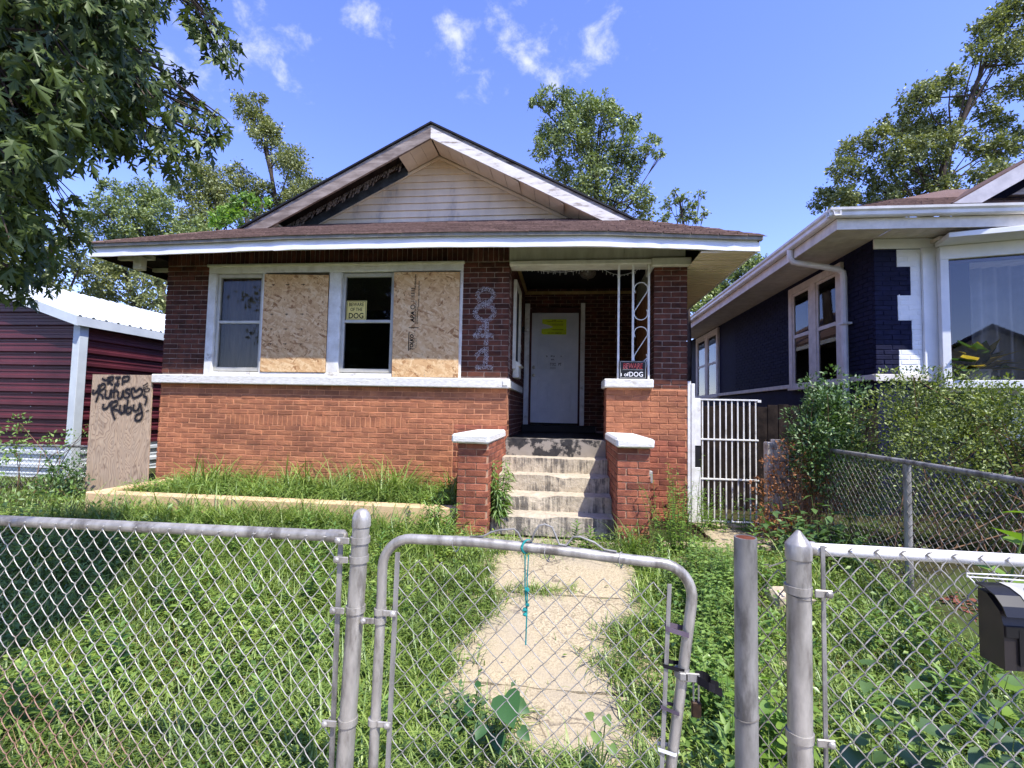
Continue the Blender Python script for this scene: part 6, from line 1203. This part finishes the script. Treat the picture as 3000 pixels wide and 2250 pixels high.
RIGHT = [(11.81,23.4,11.9,0.63),(12.27,22.35,12.69,0.71),(12.72,22.46,13.65,0.71),(13.46,22.07,13.94,0.63),(12.4,22.55,11.56,0.63),(13.13,24.22,12.02,0.78),(13.87,22.36,12.64,0.86),(14.47,21.86,13.26,0.78),(14.0,22.61,11.51,0.7),(15.02,24.24,12.28,0.78),(15.1,21.95,15.65,0.7),(14.65,22.69,15.02,0.55),(15.68,22.35,16.11,0.63),(15.95,23.51,15.12,0.78),(15.35,22.9,14.19,0.7),(16.55,22.1,16.54,0.62),(16.81,23.91,15.56,0.7),(16.19,22.52,13.67,0.77),(15.88,23.52,12.57,0.77),(17.2,22.88,14.42,0.69),(17.03,23.93,13.16,0.69),(17.86,22.01,17.76,0.62),(18.18,22.32,18.87,0.7),(18.9,22.46,19.47,0.7),(19.62,22.34,19.9,0.77),(18.4,23.72,16.76,0.62),(18.64,23.0,15.63,0.54),(19.27,22.57,17.83,0.77),(19.92,23.02,16.67,0.69),(19.6,23.76,15.42,0.61),(18.17,23.15,14.06,0.61),(18.99,22.88,13.71,0.69),(19.84,23.43,14.31,0.76),(20.69,23.38,19.02,0.92),(20.88,22.69,16.62,0.91),(20.91,22.76,13.95,0.91),(17.84,22.09,12.19,0.69),(18.95,22.87,12.46,0.61),(15.14,24.06,11.32,0.77),(16.43,22.52,11.76,0.69)]
FAR = [(9.37,33.77,9.55,0.95),(10.28,34.18,10.03,0.94),(10.96,34.15,10.74,0.94),(11.86,33.45,11.45,0.94),(12.54,33.92,11.91,0.82),(13.21,34.3,12.14,0.7),(10.05,33.22,8.83,0.94),(8.91,33.33,8.84,0.95)]
def bark_tree(name,label,clumps_,base,r0,leaf,dens,m,group=None,T=T_QUAD,limb=.25,fork=.55,outward=.3):
    base=Vector(base); t=thing(name,label,'tree',base,group); c=Vector(np.mean([q[:3] for q in clumps_],0)); top=max(clumps_,key=lambda q:q[2]); tp=Vector(top[:3])
    tr=[base+Vector((0,0,-.2)),base.lerp(c,.45)+Vector((random.uniform(-.2,.2),0,0)),c.lerp(base,.12),c.lerp(tp,.55),tp]
    MB().tube(tr,[r0,r0*.8,r0*.55,r0*.3,r0*.06],9).build('trunk',m_bark,t,True)
    L=MB()
    for q in clumps_:
        e=Vector(q[:3]); k=random.uniform(.35,1.0); s_=tr[1].lerp(tr[2],k) if e.z<c.z+.6 else tr[2].lerp(tr[3],random.random()); md=s_.lerp(e,.55)+Vector((random.uniform(-.15,.15),random.uniform(-.15,.15),random.uniform(.0,.25)))*q[3]*2; L.tube([s_,md,e],[r0*limb,r0*limb*.6,r0*.04],6)
        for j in range(4):
            d=Vector([random.gauss(0,1) for _ in range(3)]).normalized()*q[3]*.8; L.tube([md.lerp(e,.6),e+d*.5,e+d],[r0*.07,r0*.04,r0*.015],4)
    L.build('limb',m_bark,t,True)
    P=[];D=[]
    for cx,cy,cz,R in clumps_:
        n=int(46*dens*R*R/(leaf*leaf)); ns=max(6,int(n/26)); sc=unit(rng.normal(0,1,(ns,3)))*R*rng.uniform(.25,1.0,(ns,1))**.6; sc[:,2]*=.85
        idx=rng.integers(0,ns,n); off=rng.normal(0,R*.15,(n,3)); P.append(np.array([cx,cy,cz])+sc[idx]+off); D.append(unit(sc[idx])*outward+rng.normal(0,.6,(n,3))+np.array([.15,0,-.15]))
    P=np.concatenate(P);D=np.concatenate(D); n=len(P); cloud('crown',T,P,D,rng.normal(0,.6,(n,3))+np.array([0,-.4,.6]),leaf*rng.uniform(.6,1.25,n),m,t)
    return t
bark_tree('tree','tall leaning tree with a bare trunk behind the left roof slope',TALL,(-12.5,24,.3),.2,.15,1.1,m_far)
bark_tree('tree','round crowned tree behind the left eave next to the leaning tree',TALLB,(-13,21.5,.3),.18,.14,1.0,m_far)
bark_tree('tree','broad pale olive tree above the left end of the roof',WIDE,(-16,19,.3),.22,.14,1.0,m_far2)
bark_tree('tree','tree filling the gap between the left eave and the white garage roof',BACKA,(-13.2,17,.3),.18,.13,.9,m_far)
bark_tree('tree','dark forked tree behind the ridge of the white garage roof',BACKB,(-14.5,15.5,.3),.26,.13,.8,m_far)
bark_tree('young_tree','bright green young tree behind the left roof edge',YOUNG,(-7.6,13.5,.3),.09,.14,1.6,m_young,T=T_LEAF)
bark_tree('tree','leafy tree rising behind the right side of the gable',CENTER,(.5,15,.3),.16,.115,1.15,m_far2,T=T_LEAF)
bark_tree('young_tree','thin sprig of a young tree above the right hip of the roof',SPRIG,(3.2,13,.3),.07,.10,1.1,m_far2,T=T_LEAF)
bark_tree('tree','big wind blown tree behind the navy house',RIGHT,(17,23.5,.3),.24,.16,1.15,m_far,limb=.2)
bark_tree('tree','distant tree seen in the gap between the two houses',FAR,(9.5,34,.3),.3,.26,1.3,m_far2)
bark_tree('small_tree','bright sapling between the garage and the left house wall',[(-6.9,8.6,2.35,.3),(-6.7,8.4,2.7,.28),(-7.0,8.7,2.05,.25),(-6.6,8.5,3.0,.2),(-6.75,8.4,1.8,.2)],(-6.8,8.6,.3),.04,.12,1.4,m_young,T=T_LEAF)
# the near maple over the left of the yard
MP=thing('maple_tree','silver maple with drooping lobed leaves hanging in from the upper left','tree',(-3.9,.9,0))
TR=[Vector(p) for p in ((-3.9,.9,-.1),(-3.88,.92,1.6),(-3.8,1.0,2.8),(-3.55,1.1,3.7),(-3.2,1.2,4.5),(-2.6,1.2,5.4))]
MB().tube(TR,[.24,.2,.18,.14,.1,.05],12).build('trunk',m_bark,MP,True)
OVER=[(-2.2+random.uniform(-1.6,.6),.7+random.uniform(-1.0,.8),4.4+random.uniform(-.5,1.0),.4) for _ in range(20)]+[(random.uniform(-2.3,-1.0),random.uniform(.2,1.3),random.uniform(3.9,5.0),.36) for _ in range(16)]
OVER=[o for o in OVER if (o[2]-1.61-.5)/max(.1,o[1]+.5)>1.15]
lb=MB(); P=[];D=[];SZ=[]
for i,(cx,cy,cz,R) in enumerate(MAPLE+OVER):
    e=Vector((cx,cy,cz+R*.4)); s_=TR[random.choice((2,3,3,4))]; md=s_.lerp(e,.6)+Vector((0,0,.35)); lb.tube([s_,md,e],[.024,.014,.003],5)
    n=int(82*(R/.22)**1.6) if i<len(MAPLE) else 70
    for k in range(3):
        d=Vector([random.gauss(0,1) for _ in range(3)]).normalized()*R; lb.tube([md.lerp(e,.7),e+d*.5,e+d*.9+Vector((0,0,-.05))],[.006,.004,.0015],4)
    d=unit(rng.normal(0,1,(n,3))); r=R*rng.uniform(.2,1,(n,1))**.5; P.append(np.array([cx,cy,cz])+d*r*np.array([1,1,1.15])); D.append(np.stack([rng.normal(.22,.38,n),rng.normal(-.1,.4,n),rng.normal(-.85,.28,n)],1)); SZ.append(rng.uniform(.05,.10,n))
lb.build('branch',m_bark,MP,True)
P=np.concatenate(P);D=np.concatenate(D);SZ=np.concatenate(SZ); NN=rng.normal(0,.55,(len(P),3))+np.array([.45,-.55,.45])
v=P-CAMP; z=v@CF; scr=SZ/np.maximum(z,.3)*((abs(v@CR)<1.07*z)&(abs(v@CU)<.80*z)&(z>.5)); order=np.argsort(-scr); big=order[:290]; rest=order[290:]
for i_,t_ in enumerate(T_MAPLES): r_=rest[i_::4]; cloud('foliage',t_,P[r_],D[r_],NN[r_],SZ[r_],m_mapl,MP)
lms=[MB().add([tuple(q) for q in t_[0]],[tuple(int(a) for a in f) for f in t_[1]]).mesh('leaf',m_mapl) for t_ in T_MAPLES]; lmy=lms[1].copy(); lmy.materials.clear(); lmy.materials.append(m_maply)
for i in big:
    f=Vector(D[i]).normalized(); nn=Vector(NN[i]); xx=f.cross(nn).normalized(); nn=xx.cross(f); o=obj('leaf',lmy if (P[i][2]>3.6 and random.random()<.06) else random.choice(lms),MP,P[i]); o.rotation_mode='QUATERNION'; o.rotation_quaternion=Matrix((xx,f,nn)).transposed().to_quaternion(); o.scale=(SZ[i],)*3

# ------------------------------------------------------------------ across the street, seen only in the window panes
AH=thing('gabled_house','pale gabled house across the street mirrored in the neighbour bay window','house',(8.6,-17,0))
MB().box(5.0,12.2,-24,-16.5,0,3.7).prism([(5.0,-24,3.7),(12.2,-24,3.7),(8.6,-24,6.0)],(0,7.5,0)).build('wall',m_siding,AH)
for s_ in (-1,1):
    q=[(8.6,-16.2,6.1),(8.6+s_*4.1,-16.2,3.5),(8.6+s_*4.1,-24.2,3.5),(8.6,-24.2,6.1)]; q=q if s_<0 else q[::-1]; MB().hexa(q,[(p[0],p[1],p[2]+.12) for p in q]).build('roof_slope',m_shingle,AH)
for x0 in (-13,-7,-1):  # tree row added to darken pane reflections and cut sky fill
    cl2=[(x0+random.uniform(-3,3),-15+random.uniform(-2,2),3.2+random.uniform(0,7),random.uniform(1.3,2.1)) for _ in range(26)]
    bark_tree('sky_screen_tree','added street tree across the road %s'%{-13:'far left, mirrored in the left window',-7:'mirrored in the window with the yellow sign',-1:'opposite the front door'}[x0],cl2,(x0,-15,0),.3,.34,.55,m_far,'trees added across the street')
